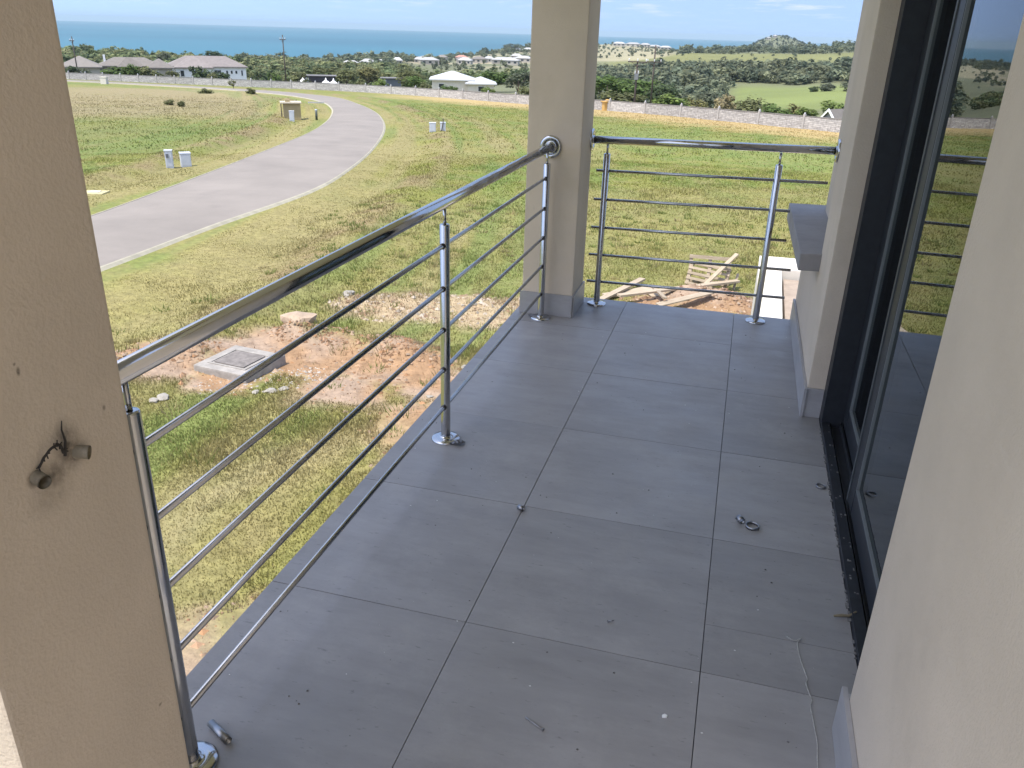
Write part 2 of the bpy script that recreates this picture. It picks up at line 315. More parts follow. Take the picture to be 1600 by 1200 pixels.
def ground_h(x, y, detail=True):
    x = np.atleast_1d(np.asarray(x, float)); y = np.atleast_1d(np.asarray(y, float)); sh = x.shape; x = x.ravel(); y = y.ravel()
    d = np.hypot(x, y); az = np.degrees(np.arctan2(-x, y)); n = near_h(x, y); n = np.maximum(n, -12)
    f = far_h(az, d); w = sstep(150, 215, d); lo = np.interp(az, PROF_AZ, [p[0][0] for p in PROF]); w = sstep(lo, lo+45, d)
    z = n*(1-w)+f*w
    # conical hill far right of centre
    hd = np.hypot((x-50)/75, (y-2500)/160); z = z+34*np.exp(-hd**2*0.9)
    if detail:
        z = z+(fbm(x*0.35, y*0.35, 3)-0.5)*0.10*sstep(5, 12, d)*(1-sstep(100, 200, d)) + (fbm(x/60, y/60, 3)-0.5)*5*sstep(200, 450, d)
        for mx_, my_, r, h in MOUNDS:
            e = np.hypot(x-mx_, y-my_)/r; m_ = e < 2.2
            if m_.any(): z[m_] += h*np.exp(-e[m_]**2*1.4)*(0.6+0.8*fbm(x[m_]*4, y[m_]*4, 3))
        k = d < 170                                   # the road bed lies level with its verges, a shallow ditch beside it
        if k.any():
            dr = dist_poly(x[k], y[k], RC); zz = z[k]
            zz = zz-0.16*np.exp(-((dr-5.2)/0.9)**2)+0.12*np.exp(-((dr-7.0)/0.9)**2)
            base = near_h(x[k], y[k]); t = sstep(4.1, 3.2, dr); z[k] = zz*(1-t)+(base-0.02)*t
    return z.reshape(sh)
def gh(x, y, detail=True): return float(ground_h(np.array([x]), np.array([y]), detail)[0])

SOIL = [(-7.2,10.6,1.5),(-6.0,10.7,1.4),(-8.5,9.8,1.2),(-4.8,10.9,1.3),(-3.8,10.6,1.2),(-3.0,9.6,0.9),(-5.2,9.8,1.0),(-7.0,9.4,0.8),(-3.9,3.8,0.75),(-3.3,4.3,0.6),(-3.5,8.9,0.9),(-2.9,8.0,0.9),(0.2,17.3,1.2),(-1.0,17.0,0.8),(0.9,17.2,0.7)]
RUBBLE = [(-6.3,14.3,1.0),(-5.3,14.6,1.1),(-4.4,14.6,1.1),(-3.7,15.4,0.8),(-7.1,14.3,0.6)]
TRACK = [(-5.0,4.6),(-5.15,6.2),(-4.9,7.3),(-3.9,8.6)]
def zone_cols(x, y):
    """real ground cover colours: mown, lush, dry and brown grass, bare soil"""
    x = np.asarray(x, float); y = np.asarray(y, float); d = np.hypot(x, y); az = np.degrees(np.arctan2(-x, y))
    mixc = lambda c, t, k: c*(1-t[:, None])+np.array(k)[None]*t[:, None]
    n1 = fbm(x*0.5, y*0.5, 4); n2 = fbm(x*0.09+9, y*0.09, 4); n3 = fbm(x*2.2, y*2.2, 3)
    c = np.tile(np.array((0.178, 0.182, 0.042)), (len(x), 1))
    c = mixc(c, sstep(0.42, 0.62, n1)*0.75, (0.122, 0.162, 0.036))
    c = mixc(c, sstep(0.46, 0.62, n2)*0.55, (0.235, 0.202, 0.08))
    c = mixc(c, sstep(0.53, 0.68, n3)*0.42, (0.245, 0.205, 0.09))
    far = sstep(150, 230, d)
    # dry brown rough grass on the far side of the road, lush strip nearer
    left = sstep(30, 33, az)*(1-far)
    c = mixc(c, left*sstep(66, 86, d)*(1-sstep(140, 160, d))*(0.55+0.4*n1), (0.25, 0.20, 0.115))
    c = mixc(c, left*sstep(44, 52, d)*(1-sstep(62, 84, d))*(0.45+0.4*n1), (0.13, 0.152, 0.045))
    k = d < 190
    if k.any():
        dw = dist_poly(x[k], y[k], WALLP); cc = c[k]; s = 1-sstep(4, 15, dw+8*(n1[k]-0.5))
        s = s*sstep(-70, -40, x[k]); cc = mixc(cc, s*0.85, (0.40, 0.29, 0.135))
        g = np.exp(-((dw-24)/7)**2)*sstep(-30, -5, x[k]); cc = mixc(cc, g*0.6, (0.16, 0.20, 0.06))
        dr = dist_poly(x[k], y[k], RC)
        v = np.exp(-((dr-3.9)/1.6)**2); cc = mixc(cc, v*0.6*(0.6+0.8*n3[k]).clip(0, 1), (0.28, 0.235, 0.095))
        st_ = vnoise(dr*1.5+3, y[k]*0.06+x[k]*0.02); cc = mixc(cc, sstep(0.55, 0.8, st_)*(1-sstep(10, 16, dr))*0.6, (0.25, 0.21, 0.095)); cc = mixc(cc, sstep(0.45, 0.2, st_)*(1-sstep(10, 16, dr))*0.55, (0.125, 0.175, 0.045))
        b = np.exp(-((dr-6.6)/0.9)**2)*sstep(0.40, 0.6, n1[k]); cc = mixc(cc, b*0.75, (0.23, 0.165, 0.09)); c[k] = cc
    e = d < 30
    if e.any():
        xe, ye = x[e], y[e]; ce = c[e]; nn = (fbm(xe*1.6, ye*1.6, 4)-0.5)*1.6
        s = np.zeros(len(xe))
        for sx, sy, r in SOIL: s = np.maximum(s, 1-sstep(0.55, 1.05, np.hypot(xe-sx, ye-sy)/r+nn*0.55))
        so_ = fbm(xe*0.9+3, ye*0.9, 3)
        scol = np.array((0.31, 0.225, 0.16))[None]*(1-sstep(0.4, 0.6, so_))[:, None]+np.array((0.29, 0.18, 0.10))[None]*sstep(0.4, 0.6, so_)[:, None]
        ce = ce*(1-s[:, None])+scol*s[:, None]
        s2 = np.zeros(len(xe))
        for sx, sy, r in RUBBLE: s2 = np.maximum(s2, 1-sstep(0.5, 1.1, np.hypot(xe-sx, ye-sy)/r+nn*0.8))
        ce = mixc(ce, s2*0.85, (0.36, 0.27, 0.175))
        tr = np.exp(-(dist_poly(xe, ye, TRACK)/0.42)**2); ce = mixc(ce, tr*0.6, (0.30, 0.245, 0.135)); c[e] = ce
    # far country: pasture, scrub floor, tan coastal flats
    if (far > 0).any():
        past = np.array((0.165, 0.165, 0.06)); scrub = np.array((0.14, 0.145, 0.08)); tan = np.array((0.28, 0.25, 0.15))
        fcol = np.tile(scrub, (len(x), 1))
        fcol = mixc(fcol, sstep(10.5, 8.5, az)*sstep(620, 680, d)*(1-sstep(1000, 1040, d)), past)
        fcol = mixc(fcol, sstep(2.0, 0.5, az)*sstep(215, 240, d)*(1-sstep(400, 450, d)), past*np.array((0.95, 1.1, 0.95)))
        fcol = mixc(fcol, sstep(4.5, 6.0, az)*(1-sstep(13, 15, az))*sstep(900, 1000, d)*(1-sstep(2000, 2100, d)), tan)
        fcol = mixc(fcol, sstep(12, 14, az)*(1-sstep(22, 24, az))*sstep(700, 760, d)*sstep(0.40, 0.6, fbm(x/50, y/50, 3)), (0.29, 0.25, 0.16))
        fcol = fcol*(0.8+0.4*fbm(x/35, y/35, 4))[:, None]
        c = c*(1-far[:, None])+fcol*far[:, None]
    return c

# ================================================================ THE SETTING
def build_ground():
    azs = np.concatenate([np.arange(-180, -16, 4.0), np.arange(-16, 56, 0.3), np.arange(56, 180, 4.0)])
    ra = np.concatenate([[0.05, 2, 4, 5], 6*np.power(3200/6, np.linspace(0, 1, 380))])
    A, Rr = np.meshgrid(np.radians(azs), ra); x = (-np.sin(A)*Rr).ravel(); y = (np.cos(A)*Rr).ravel()
    z = ground_h(x, y); cols = zone_cols(x, y); na = len(azs); nr = len(ra)
    i = np.arange((nr-1)*na).reshape(nr-1, na); j = np.roll(np.arange(na), -1)
    a = i; b = i[:, j]; F = np.stack([a, b, b+na, a+na], -1).reshape(-1, 4)
    o = bulk('ground', np.stack([x, y, z], 1), F, vmat('grassy_ground', 0.95, 0.34, 5.0, 0.55, 14, 0.06), cols, True)
    tag(o, kind='structure'); return o
ground = build_ground()

def sea_material():
    m = mat('sea_water', (0.018, 0.15, 0.235), 0.45, bump=0.25, bscale=0.02, coord='World', spec=0.25, stretch=(1, 1, 1))
    n = m.node_tree.nodes; l = m.node_tree.links; b = n['Principled BSDF']
    g = n.new('ShaderNodeNewGeometry'); mp = n.new('ShaderNodeMapping'); mp.inputs['Scale'].default_value = (0.0006, 0.0012, 1); l.new(g.outputs['Position'], mp.inputs[0])
    x = n.new('ShaderNodeTexNoise'); x.inputs['Scale'].default_value = 1.0; x.inputs['Detail'].default_value = 6; l.new(mp.outputs[0], x.inputs['Vector'])
    r = n.new('ShaderNodeValToRGB'); r.color_ramp.elements[0].color = (0.013, 0.085, 0.115, 1); r.color_ramp.elements[1].color = (0.022, 0.115, 0.15, 1)
    r.color_ramp.elements[0].position = 0.35; r.color_ramp.elements[1].position = 0.65
    l.new(x.outputs['Fac'], r.inputs[0]); l.new(r.outputs[0], b.inputs['Base Color']); return m
def build_sea():
    azs = np.radians(np.arange(0, 360, 2.0)); ra = np.concatenate([[50], 300*np.power(40000/300, np.linspace(0, 1, 60))])
    A, Rr = np.meshgrid(azs, ra); x = (-np.sin(A)*Rr).ravel(); y = (np.cos(A)*Rr).ravel(); z = -46-Rr.ravel()**2/(2*6.371e6)
    na = len(azs); nr = len(ra); i = np.arange((nr-1)*na).reshape(nr-1, na); j = np.roll(np.arange(na), -1)
    F = np.stack([i, i[:, j], i[:, j]+na, i+na], -1).reshape(-1, 4)
    tag(bulk('sea', np.stack([x, y, z], 1), F, sea_material(), None, True), kind='structure')
build_sea()

def build_road():
    rm = mat('pale_worn_asphalt', (0.225, 0.195, 0.165), 0.9, var=0.13, vscale=0.35, bump=0.25, bscale=25, coord='World')
    n = rm.node_tree.nodes; l = rm.node_tree.links; b = n['Principled BSDF']; src = b.inputs['Base Color'].links[0].from_socket
    g = n.new('ShaderNodeNewGeometry'); mp = n.new('ShaderNodeMapping'); mp.inputs['Scale'].default_value = (0.9, 0.35, 1); l.new(g.outputs['Position'], mp.inputs[0])
    for sc, lo, hi, k in ((0.8, 0.58, 0.75, 0.30), (5.0, 0.60, 0.72, 0.22), (28.0, 0.5, 0.8, 0.16)):
        x = n.new('ShaderNodeTexNoise'); x.inputs['Scale'].default_value = sc; x.inputs['Detail'].default_value = 8; x.inputs['Roughness'].default_value = 0.7; l.new(mp.outputs[0], x.inputs['Vector'])
        mr = n.new('ShaderNodeMapRange'); mr.inputs[1].default_value = lo; mr.inputs[2].default_value = hi; mr.inputs[3].default_value = 0; mr.inputs[4].default_value = k; l.new(x.outputs['Fac'], mr.inputs[0])
        q = n.new('ShaderNodeMixRGB'); q.inputs[2].default_value = (0.11, 0.095, 0.085, 1); l.new(mr.outputs[0], q.inputs[0]); l.new(src, q.inputs[1]); src = q.outputs[0]
    l.new(src, b.inputs['Base Color'])
    V = []; F = []; K = 6
    for i in range(len(RI)):
        for k in range(K+1):
            t = k/K; p = RI[i]*(1-t)+RO[i]*t; V.append((p[0], p[1], near_h(p[0], p[1])+0.03+0.05*math.sin(math.pi*t)))
    for i in range(len(RI)-1):
        for k in range(K): a = i*(K+1)+k; F.append((a, a+1, a+K+2, a+K+1))
    tag(bulk('road', np.array(V), np.array(F), rm, None, True), kind='structure')
    km = mat('kerb_concrete', (0.33, 0.30, 0.22), 0.9, var=0.2, vscale=2, coord='World')
    for P_, Q_ in ((RO, RI), (RI, RO)):                         # thin flush edging on both sides
        V = []; F = []
        for i in range(len(P_)):
            dv = (P_[i]-Q_[i]); dv = dv/np.hypot(*dv)
            for off, dz in ((0, 0.032), (0.0, 0.042), (0.10, 0.040), (0.35, -0.05)):
                p = P_[i]+dv*off; V.append((p[0], p[1], near_h(*p)+dz))
        for i in range(len(P_)-1):
            for k in range(3): a = i*4+k; F.append((a, a+1, a+5, a+4))
        tag(bulk('kerb', np.array(V), np.array(F), km), kind='structure')
build_road()

# ================================================================ THE HOUSE with its balcony
XW = 0.9075; T_Y = 0.5925; YE = 3.49; XE = -0.565; XR = -0.402; CEIL = 2.62
house = empty('house', (2.5, 0, -3.9)); tag(house, 'beige plastered house with a roofed upstairs balcony in the foreground', 'house')
HO = Vector((2.5, 0, -3.9))
def hpart(mb, name, m, parent=None, bevel=0.0):
    mb.v = [(v[0]-HO.x, v[1]-HO.y, v[2]-HO.z) for v in mb.v]
    return mb.build(name, m, parent or house, bevel)
slab = hpart(MB().box(XE+0.006, 5.5, -3.2, YE-0.006, -0.32, -0.0105), 'balcony_floor', GROUT)
# floor tiles, each one a piece of its own; rows follow the joints of the photograph
ys = [T_Y*k for k in range(-5, 6)]+[YE]
gap = 0.0011
for r in range(len(ys)-1):
    y0, y1 = ys[r], ys[r+1]
    cols_ = [(XE, 0.0, [(y0, y1)]), (0.0, 0.6, [(y0, y1)]), (0.6, 0.972, [(y0, y1)])]
    if abs(y0-T_Y) < 1e-6: cols_[2] = (0.6, 0.972, [(y0, 0.775), (0.775, y1)])
    if y0 > 2.2: cols_[2] = (0.6, XW-0.002, [(y0, y1)])
    if y1 < 0.5: cols_[2] = (0.6, XW-0.002, [(y0, y1)])
    for x0, x1, yy in cols_:
        for a, b in yy:
            hpart(MB().box(x0+gap if x0 > XE else x0, x1-gap, a+gap, b-gap if b < YE else b, -0.0102, random.uniform(-0.0006, 0.0004)), 'floor_tile', TILE, slab)
hpart(MB().box(XE+0.01, 5.5, -3.2, YE-0.01, -3.95, -0.321), 'lower_wall', PLAST)
# pillars
pil = [hpart(MB().box(-0.535, -0.255, -0.445, -0.16, 0.0, CEIL), 'pillar', PLAST, bevel=0.006), hpart(MB().box(-0.525, -0.248, 3.10, 3.40, 0.0, CEIL), 'pillar', PLAST, bevel=0.006)]
pil[0]['label'] = 'near beige pillar with two scorched conduit stubs'
# skirting tiles on the far pillar
hpart(MB().box(-0.535, -0.246, 3.090, 3.099, 0.0008, 0.122), 'skirting_tile', SKT)
hpart(MB().box(-0.247, -0.238, 3.0995, 3.405, 0.0008, 0.122), 'skirting_tile', SKT)
# near wall pier (right), far pier, low wall, coping, end column, lintel
hpart(MB().box(XW, 1.06, -3.2, 0.465, 0.0, CEIL), 'wall', PLAST, bevel=0.004)
hpart(MB().box(XW, 1.12, 2.215, 2.60, 0.0, CEIL), 'wall_pier', PLAST, bevel=0.006)
hpart(MB().box(XW+0.001, 1.12, 2.601, 3.47, 0.0, 0.515), 'low_wall', PLAST)
cp = MB(); cp.add([(0.820,2.555,0.512),(1.15,2.61,0.512),(1.15,3.66,0.512),(0.806,3.66,0.512),(0.820,2.555,0.585),(1.15,2.61,0.595),(1.15,3.66,0.605),(0.806,3.66,0.600)],
   [(0,3,2,1),(4,5,6,7),(0,1,5,4),(1,2,6,5),(2,3,7,6),(3,0,4,7)])
co = hpart(cp, 'coping', COPE, bevel=0.006); co['label'] = 'grey painted coping ledge on the low wall'
hpart(MB().box(0.982, 1.25, 3.24, 3.52, 0.0, CEIL), 'end_column', PLAST)
hpart(MB().box(XW, 1.12, 0.4651, 2.2149, 2.12, CEIL), 'lintel', PLAST)
hpart(MB().box(XW-0.012, XW-0.001, 2.195, 3.47, 0.0008, 0.125), 'skirting_tile', SKT)
hpart(MB().box(XW-0.0005, 0.972, 2.203, 2.2135, 0.0008, 0.125), 'skirting_tile', SKT)
hpart(MB().box(XW-0.012, XW-0.001, -3.2, 0.50, 0.0008, 0.125), 'skirting_tile', SKT)
hpart(MB().box(XW-0.0005, 0.972, 0.4655, 0.480, 0.0008, 0.125), 'skirting_tile', SKT)
# rooms behind and roof
hpart(MB().box(1.13, 5.5, 2.35, 3.2, 0.0, CEIL), 'wall', PLAST)
room = MB(); room.box(4.6, 4.7, -3.2, 2.349, 0.0, CEIL); room.box(1.061, 4.599, -3.3, -3.201, 0.0, CEIL)
hpart(room, 'room_wall', ROOM); hpart(MB().box(1.13, 4.59, -3.19, 2.34, 0.0005, 0.012), 'room_floor', ROOMF)
hpart(MB().box(-1.30, 6.0, -0.98, 3.62, CEIL+0.001, CEIL+0.06), 'soffit', SOFF)
hpart(MB().box(-1.32, 6.05, -1.0, 3.64, CEIL+0.061, CEIL+0.30), 'roof_slab', SOFF)
# sliding door
door = empty('sliding_door', (0, 0, 0), parent=house); door.location = (0, 0, 0); door['label'] = 'black aluminium sliding door with tinted glass'
def dpart(mb, name, m, bevel=0.0): return hpart(mb, name, m, door, bevel)
Z1 = 2.118
dpart(MB().box(0.973, 1.125, 2.130, 2.2145, 0.0, Z1), 'jamb', ALU, 0.002)
dpart(MB().box(0.973, 1.125, 0.4655, 0.52, 0.0, Z1), 'jamb', ALU, 0.002)
dpart(MB().box(0.973, 1.125, 0.521, 2.129, 2.06, Z1), 'head', ALU)
sill = MB(); sill.box(0.9735, 1.125, 0.4806, 2.1297, -0.0095, 0.004); sill.box(0.9738, 1.004, 0.521, 2.1295, 0.0042, 0.020); sill.box(1.010, 1.014, 0.521, 2.1295, 0.0042, 0.014); sill.box(1.044, 1.049, 0.521, 2.1295, 0.0042, 0.026); sill.box(1.076, 1.081, 0.521, 2.1295, 0.0042, 0.026)
dpart(sill, 'track', ALU)
smear = MB()
for k in range(90):
    y = random.uniform(0.55, 2.12); w = random.uniform(0.003, 0.016); x = 0.972-random.uniform(0, 0.007)
    smear.box(x, x+random.uniform(0.003, 0.012), y, y+w, 0.0005, random.uniform(0.0015, 0.004))
for k in range(24):
    y = random.uniform(1.0, 2.12); x = random.uniform(0.976, 1.0); smear.box(x, x+random.uniform(0.002, 0.006), y, y+random.uniform(0.003, 0.012), 0.0201, 0.0215)
sm_ = dpart(smear, 'cement_smear', CEMENT); sm_['kind'] = 'stuff'
def panel(x0, x1, y0, y1, light_edge):
    p = MB()
    dpart(MB().box(x0, x1, y1-0.085, y1, 0.03, 2.055), 'stile', ALU, 0.002)
    dpart(MB().box(x0, x1, y0, y0+0.085, 0.03, 2.055), 'stile', ALU, 0.002)
    dpart(MB().box(x0+0.001, x1-0.001, y0+0.0855, y1-0.0855, 0.03, 0.115), 'bottom_rail', ALU, 0.002)
    dpart(MB().box(x0+0.001, x1-0.001, y0+0.0855, y1-0.0855, 1.97, 2.055), 'top_rail', ALU, 0.002)
    xm = (x0+x1)/2
    dpart(MB().box(xm-0.003, xm+0.003, y0+0.0815, y1-0.0815, 0.1155, 1.9695), 'pane', GLASS)
    g = MB()
    g.box(xm-0.012, xm-0.0032, y1-0.0925, y1-0.0858, 0.1157, 1.969); g.box(xm-0.012, xm-0.0032, y0+0.0935, y1-0.0930, 0.1157, 0.122)
    dpart(g, 'glazing_seal', RUB)
panel(1.052, 1.078, 1.30, 2.1285, False)
panel(1.014, 1.040, 0.535, 1.505, True)
dpart(MB().box(1.0105, 1.0138, 1.4955, 1.515, 0.03, 2.05), 'interlock', ALUL)
# scorched conduit stubs with a loop of burnt cable in the near pillar (+X face)
def stub(y, z, tilt):
    mb = MB(); d = Vector((1, tilt, -0.12)).normalized()
    p0 = Vector((-0.30, y, z)); p1 = p0+d*0.064
    mb.tube([p0, p1], 0.0092, 20, caps=False); mb.tube([p1, p0+d*0.02], 0.0076, 20, caps=False)
    mb.lathe([(0.0085, 0), (0.0105, 0)], 20)
    mb.v = mb.v[:-40]; mb.f = mb.f[:-20]; mb.sm = mb.sm[:-20]
    o = hpart(mb, 'conduit_pipe', mat('conduit_plastic', (0.22, 0.19, 0.14), 0.6, var=0.4, vscale=60), pil[0])
    
stub(-0.316, 0.897, -0.25); stub(-0.278, 0.897, 0.45)
cable = MB(); pts = []
for k in range(15):
    t = k/14; pts.append((-0.253+0.012*math.sin(math.pi*t), -0.322+0.040*t, 0.902+0.024*math.sin(math.pi*t)**0.8+random.uniform(-0.001, 0.001)))
cable.tube(pts, 0.0017, 8)
cable.tube([(-0.249, -0.284, 0.900), (-0.248, -0.280, 0.920), (-0.249, -0.281, 0.936), (-0.248, -0.279, 0.948)], [0.002, 0.0015, 0.0011, 0.0006], 8)
for k in range(26):
    a = random.choice(pts); cable.tube([a, (a[0]+random.uniform(0, 0.005), a[1]+random.uniform(-0.005, 0.005), a[2]+random.uniform(-0.006, 0.006))], 0.0009, 5)
hpart(cable, 'burnt_cable', SOOT, pil[0])

# soot stain on the near pillar: its own plaster material with marks on it
def near_pillar_material():
    m = PLAST.copy(); m.name = 'beige_plaster_scorched'; n = m.node_tree.nodes; l = m.node_tree.links; b = n['Principled BSDF']
    src = b.inputs['Base Color'].links[0].from_socket
    g = n.new('ShaderNodeNewGeometry')
    def blob(c, r, w):
        s = n.new('ShaderNodeVectorMath'); s.operation = 'SUBTRACT'; s.inputs[1].default_value = c; l.new(g.outputs['Position'], s.inputs[0])
        q = n.new('ShaderNodeVectorMath'); q.operation = 'DIVIDE'; q.inputs[1].default_value = r; l.new(s.outputs[0], q.inputs[0])
        le = n.new('ShaderNodeVectorMath'); le.operation = 'LENGTH'; l.new(q.outputs[0], le.inputs[0])
        mr = n.new('ShaderNodeMapRange'); mr.interpolation_type = 'SMOOTHSTEP'; mr.inputs[1].default_value = 0.1; mr.inputs[2].default_value = 1.0; mr.inputs[3].default_value = w; mr.inputs[4].default_value = 0
        l.new(le.outputs['Value'], mr.inputs[0]); return mr.outputs[0]
    ssum = None
    for c, r, w in [((-0.255,-0.272,0.905), (0.05,0.03,0.05), 0.75), ((-0.255,-0.300,0.880), (0.05,0.035,0.03), 0.65), ((-0.255,-0.31,0.855), (0.05,0.05,0.035), 0.25), ((-0.255,-0.332,0.89), (0.05,0.012,0.016), 0.9), ((-0.255,-0.262,0.89), (0.05,0.016,0.018), 0.9), ((-0.255,-0.318,1.03), (0.05,0.004,0.008), 0.9), ((-0.255,-0.321,1.04), (0.05,0.003,0.003), 0.8), ((-0.255,-0.20,0.93), (0.05,0.004,0.006), 0.7), ((-0.255,-0.2,0.40), (0.05,0.006,0.004), 0.6)]:
        o = blob(c, r, w)
        if ssum is None: ssum = o
        else:
            q = n.new('ShaderNodeMath'); q.operation = 'MAXIMUM'; l.new(ssum, q.inputs[0]); l.new(o, q.inputs[1]); ssum = q.outputs[0]
    nz_ = n.new('ShaderNodeTexNoise'); nz_.inputs['Scale'].default_value = 90; nz_.inputs['Detail'].default_value = 5; l.new(g.outputs['Position'], nz_.inputs['Vector'])
    mr = n.new('ShaderNodeMapRange'); mr.inputs[1].default_value = 0.3; mr.inputs[2].default_value = 0.65; mr.inputs[3].default_value = 0.55; mr.inputs[4].default_value = 1.1; l.new(nz_.outputs['Fac'], mr.inputs[0])
    q = n.new('ShaderNodeMath'); q.operation = 'MULTIPLY'; q.use_clamp = True; l.new(ssum, q.inputs[0]); l.new(mr.outputs[0], q.inputs[1])
    mx_ = n.new('ShaderNodeMixRGB'); mx_.inputs[2].default_value = (0.03, 0.025, 0.02, 1); l.new(q.outputs[0], mx_.inputs[0]); l.new(src, mx_.inputs[1]); l.new(mx_.outputs[0], b.inputs['Base Color'])
    return m
pil[0].data.materials[0] = near_pillar_material()

# ================================================================ RAILINGS
HR = 0.0195; PR = 0.0175; BR = 0.0074
def make_post(root, x, y, tone=CHROME, along='Y'):
    p = MB(); p.tube([(x, y, 0.006), (x, y, 0.808)], PR, 24, caps=False); p.lathe([(PR, 0.808), (PR-0.002, 0.811), (0.0062, 0.8112)], 24, org=(x, y, 0))
    po = p.build('post', tone, root)
    MB().tube([(x, y, 0.806), (x, y, 0.868)], 0.0060, 14).build('spigot_rod', tone, po)
    f = MB(); f.lathe([(0.054, 0.0006), (0.054, 0.004), (0.050, 0.009), (0.030, 0.012), (0.021, 0.0125), (0.0205, 0.016), (PR+0.0004, 0.0165)], 36, org=(x, y, 0))
    f.build('base_flange', tone, po); return po
def flange(root, x, y, z, axis, s):
    f = MB(); f.lathe([(0.056, 0), (0.056, 0.006*s), (0.051, 0.010*s), (0.036, 0.011*s), (0.034, 0.005*s), (0.024, 0.005*s), (0.0225, 0.014*s), (HR+0.0006, 0.0145*s)], 36, axis, (x, y, z))
    return f.build('wall_flange', CHROME, root)
rail = empty('balcony_railing', (XR, 1.5, 0)); tag(rail, 'polished steel railing with five bars running along the left balcony edge', 'railing', 'balcony railings')
def loc_parts(root):
    o = Vector(root.location)
    for c in root.children: c.location = -o
ph = MB(); ph.tube([(XR, -0.16, 0.882), (XR, 3.099, 0.884)], HR, 28); ph.build('handrail', CHROME, rail)
for y in (0.004, 1.548, 3.035): make_post(rail, XR, y)
for k in range(5):
    z = 0.740-0.1505*k
    MB().tube([(XR, 0.0, z-0.002), (XR, 1.55, z), (XR, 3.035, z+0.002)], BR, 14).build('bar', SATIN, rail)
    for y in (0.004, 1.548, 3.035):
        MB().lathe([(BR+0.0002, -0.030), (BR+0.0028, -0.027), (BR+0.0028, -0.0165)], 14, 'Y', (XR, y, z)).build('bar_joint', WELD, rail)
flange(rail, XR, 3.0995, 0.884, 'Y', -1)
loc_parts(rail)
rail2 = empty('balcony_railing', (0.37, 3.39, 0)); tag(rail2, 'polished steel railing with bars ending loose across the far balcony end', 'railing', 'balcony railings')
YR = 3.39
MB().tube([(-0.245, YR, 0.898), (0.981, YR, 0.915)], HR, 28).build('handrail', CHROME, rail2)
def post2(x): 
    po = make_post(rail2, x, YR+0.0)
    return po
a = post2(-0.161); b = post2(0.714)
for o in (a, b): o.scale = (1, 1, 1.025)
ends = [(-0.213, 0.958), (-0.217, 0.800), (-0.220, 0.806), (-0.224, 0.852), (-0.225, 0.845)]
for k, (xa, xb) in enumerate(ends):
    za = 0.741-0.1528*k; zb = za+0.017
    MB().tube([(xa, YR, za), (xb, YR, zb)], BR, 14).build('bar', SATIN, rail2)
flange(rail2, -0.2478, YR, 0.898, 'X', 1); flange(rail2, 0.9815, YR, 0.915, 'X', -1)
for o in rail2.children: pass
loc_parts(rail2)

# ================================================================ LITTER ON THE BALCONY FLOOR
def small(mb, name, m, label, cat, loc=None, group=None):
    o = mb.build(name, m); return tag(o, label, cat, group)
def pipe_piece(p, ang, ln, r, name, label, m=CHROME):
    d = Vector((math.cos(ang), math.sin(ang), 0)); a = Vector((p[0], p[1], r+0.001)); mb = MB()
    e = a+d*ln; mb.tube([a, e], r, 22, caps=False); mb.tube([e, a], r*0.86, 22, caps=False)
    # ring ends
    for c in (a, e):
        n0 = len(mb.v); sd = d.orthogonal().normalized(); s2 = d.cross(sd); vs = []
        for q in (r, r*0.86):
            for k in range(22): t = 2*math.pi*k/22; vs.append(c+(sd*math.cos(t)+s2*math.sin(t))*q)
        mb.add(vs, [(k, (k+1) % 22, 22+(k+1) % 22, 22+k) for k in range(22)])
    return small(mb, name, m, label, 'pipe')
pipe_piece((-0.420, 0.100), -0.46, 0.071, 0.0088, 'pipe_offcut', 'short shiny pipe offcut lying beside the near railing post', STEELD)
pipe_piece((-0.012, 1.158), -0.4, 0.020, 0.0095, 'pipe_offcut', 'tiny pipe offcut on the tile joint in the middle of the balcony', STEELD)
pipe_piece((0.672, 1.315), -1.0, 0.022, 0.0105, 'pipe_offcut', 'small steel stub touching the dark ring near the sliding door', STEELD)
def ring(x, y, r, label, w=0.010):
    mb = MB(); mb.lathe([(r, 0.0012), (r, w), (r-0.003, w), (r-0.003, 0.0012), (r, 0.0012)], 36, org=(x, y, 0))
    return small(mb, 'steel_ring', STEELD, label, 'ring')
ring(0.716, 1.287, 0.021, 'dark steel ring lying beside a small stub on the floor'); ring(0.942, 1.622, 0.017, 'dark steel ring lying by the door threshold', 0.007)
def screw(x, y, ang, ln):
    d = Vector((math.cos(ang), math.sin(ang), 0)); a = Vector((x, y, 0.0035)); mb = MB()
    mb.tube([a, a+d*ln*0.9, a+d*ln], [0.0019, 0.0017, 0.0004], 10); mb.tube([a-d*0.0035, a], [0.0040, 0.0021], 12)
    return mb
small(screw(0.275, 0.304, 2.68, 0.05), 'screw', STEELD, 'long screw lying on the front floor tiles', 'screw')
small(screw(0.357, 0.705, 0.5, 0.014), 'screw', STEELD, 'short screw lying on the tile left of the joint', 'screw')
chip = MB(); ch = [(0,0,0),(0.009,0.002,0),(0.011,0.008,0),(0.004,0.011,0),(-0.002,0.006,0)]
chip.add([(0.527+x, 0.418+y, 0.0008) for x, y, z in ch]+[(0.527+x*0.8+0.001, 0.418+y*0.8+0.001, 0.0052) for x, y, z in ch], [(4,3,2,1,0),(5,6,7,8,9)]+[(i, (i+1) % 5, 5+(i+1) % 5, 5+i) for i in range(5)])
small(chip, 'plaster_chip', WHITE, 'small white plaster chip on the front floor tiles', 'chip')
deb = MB()
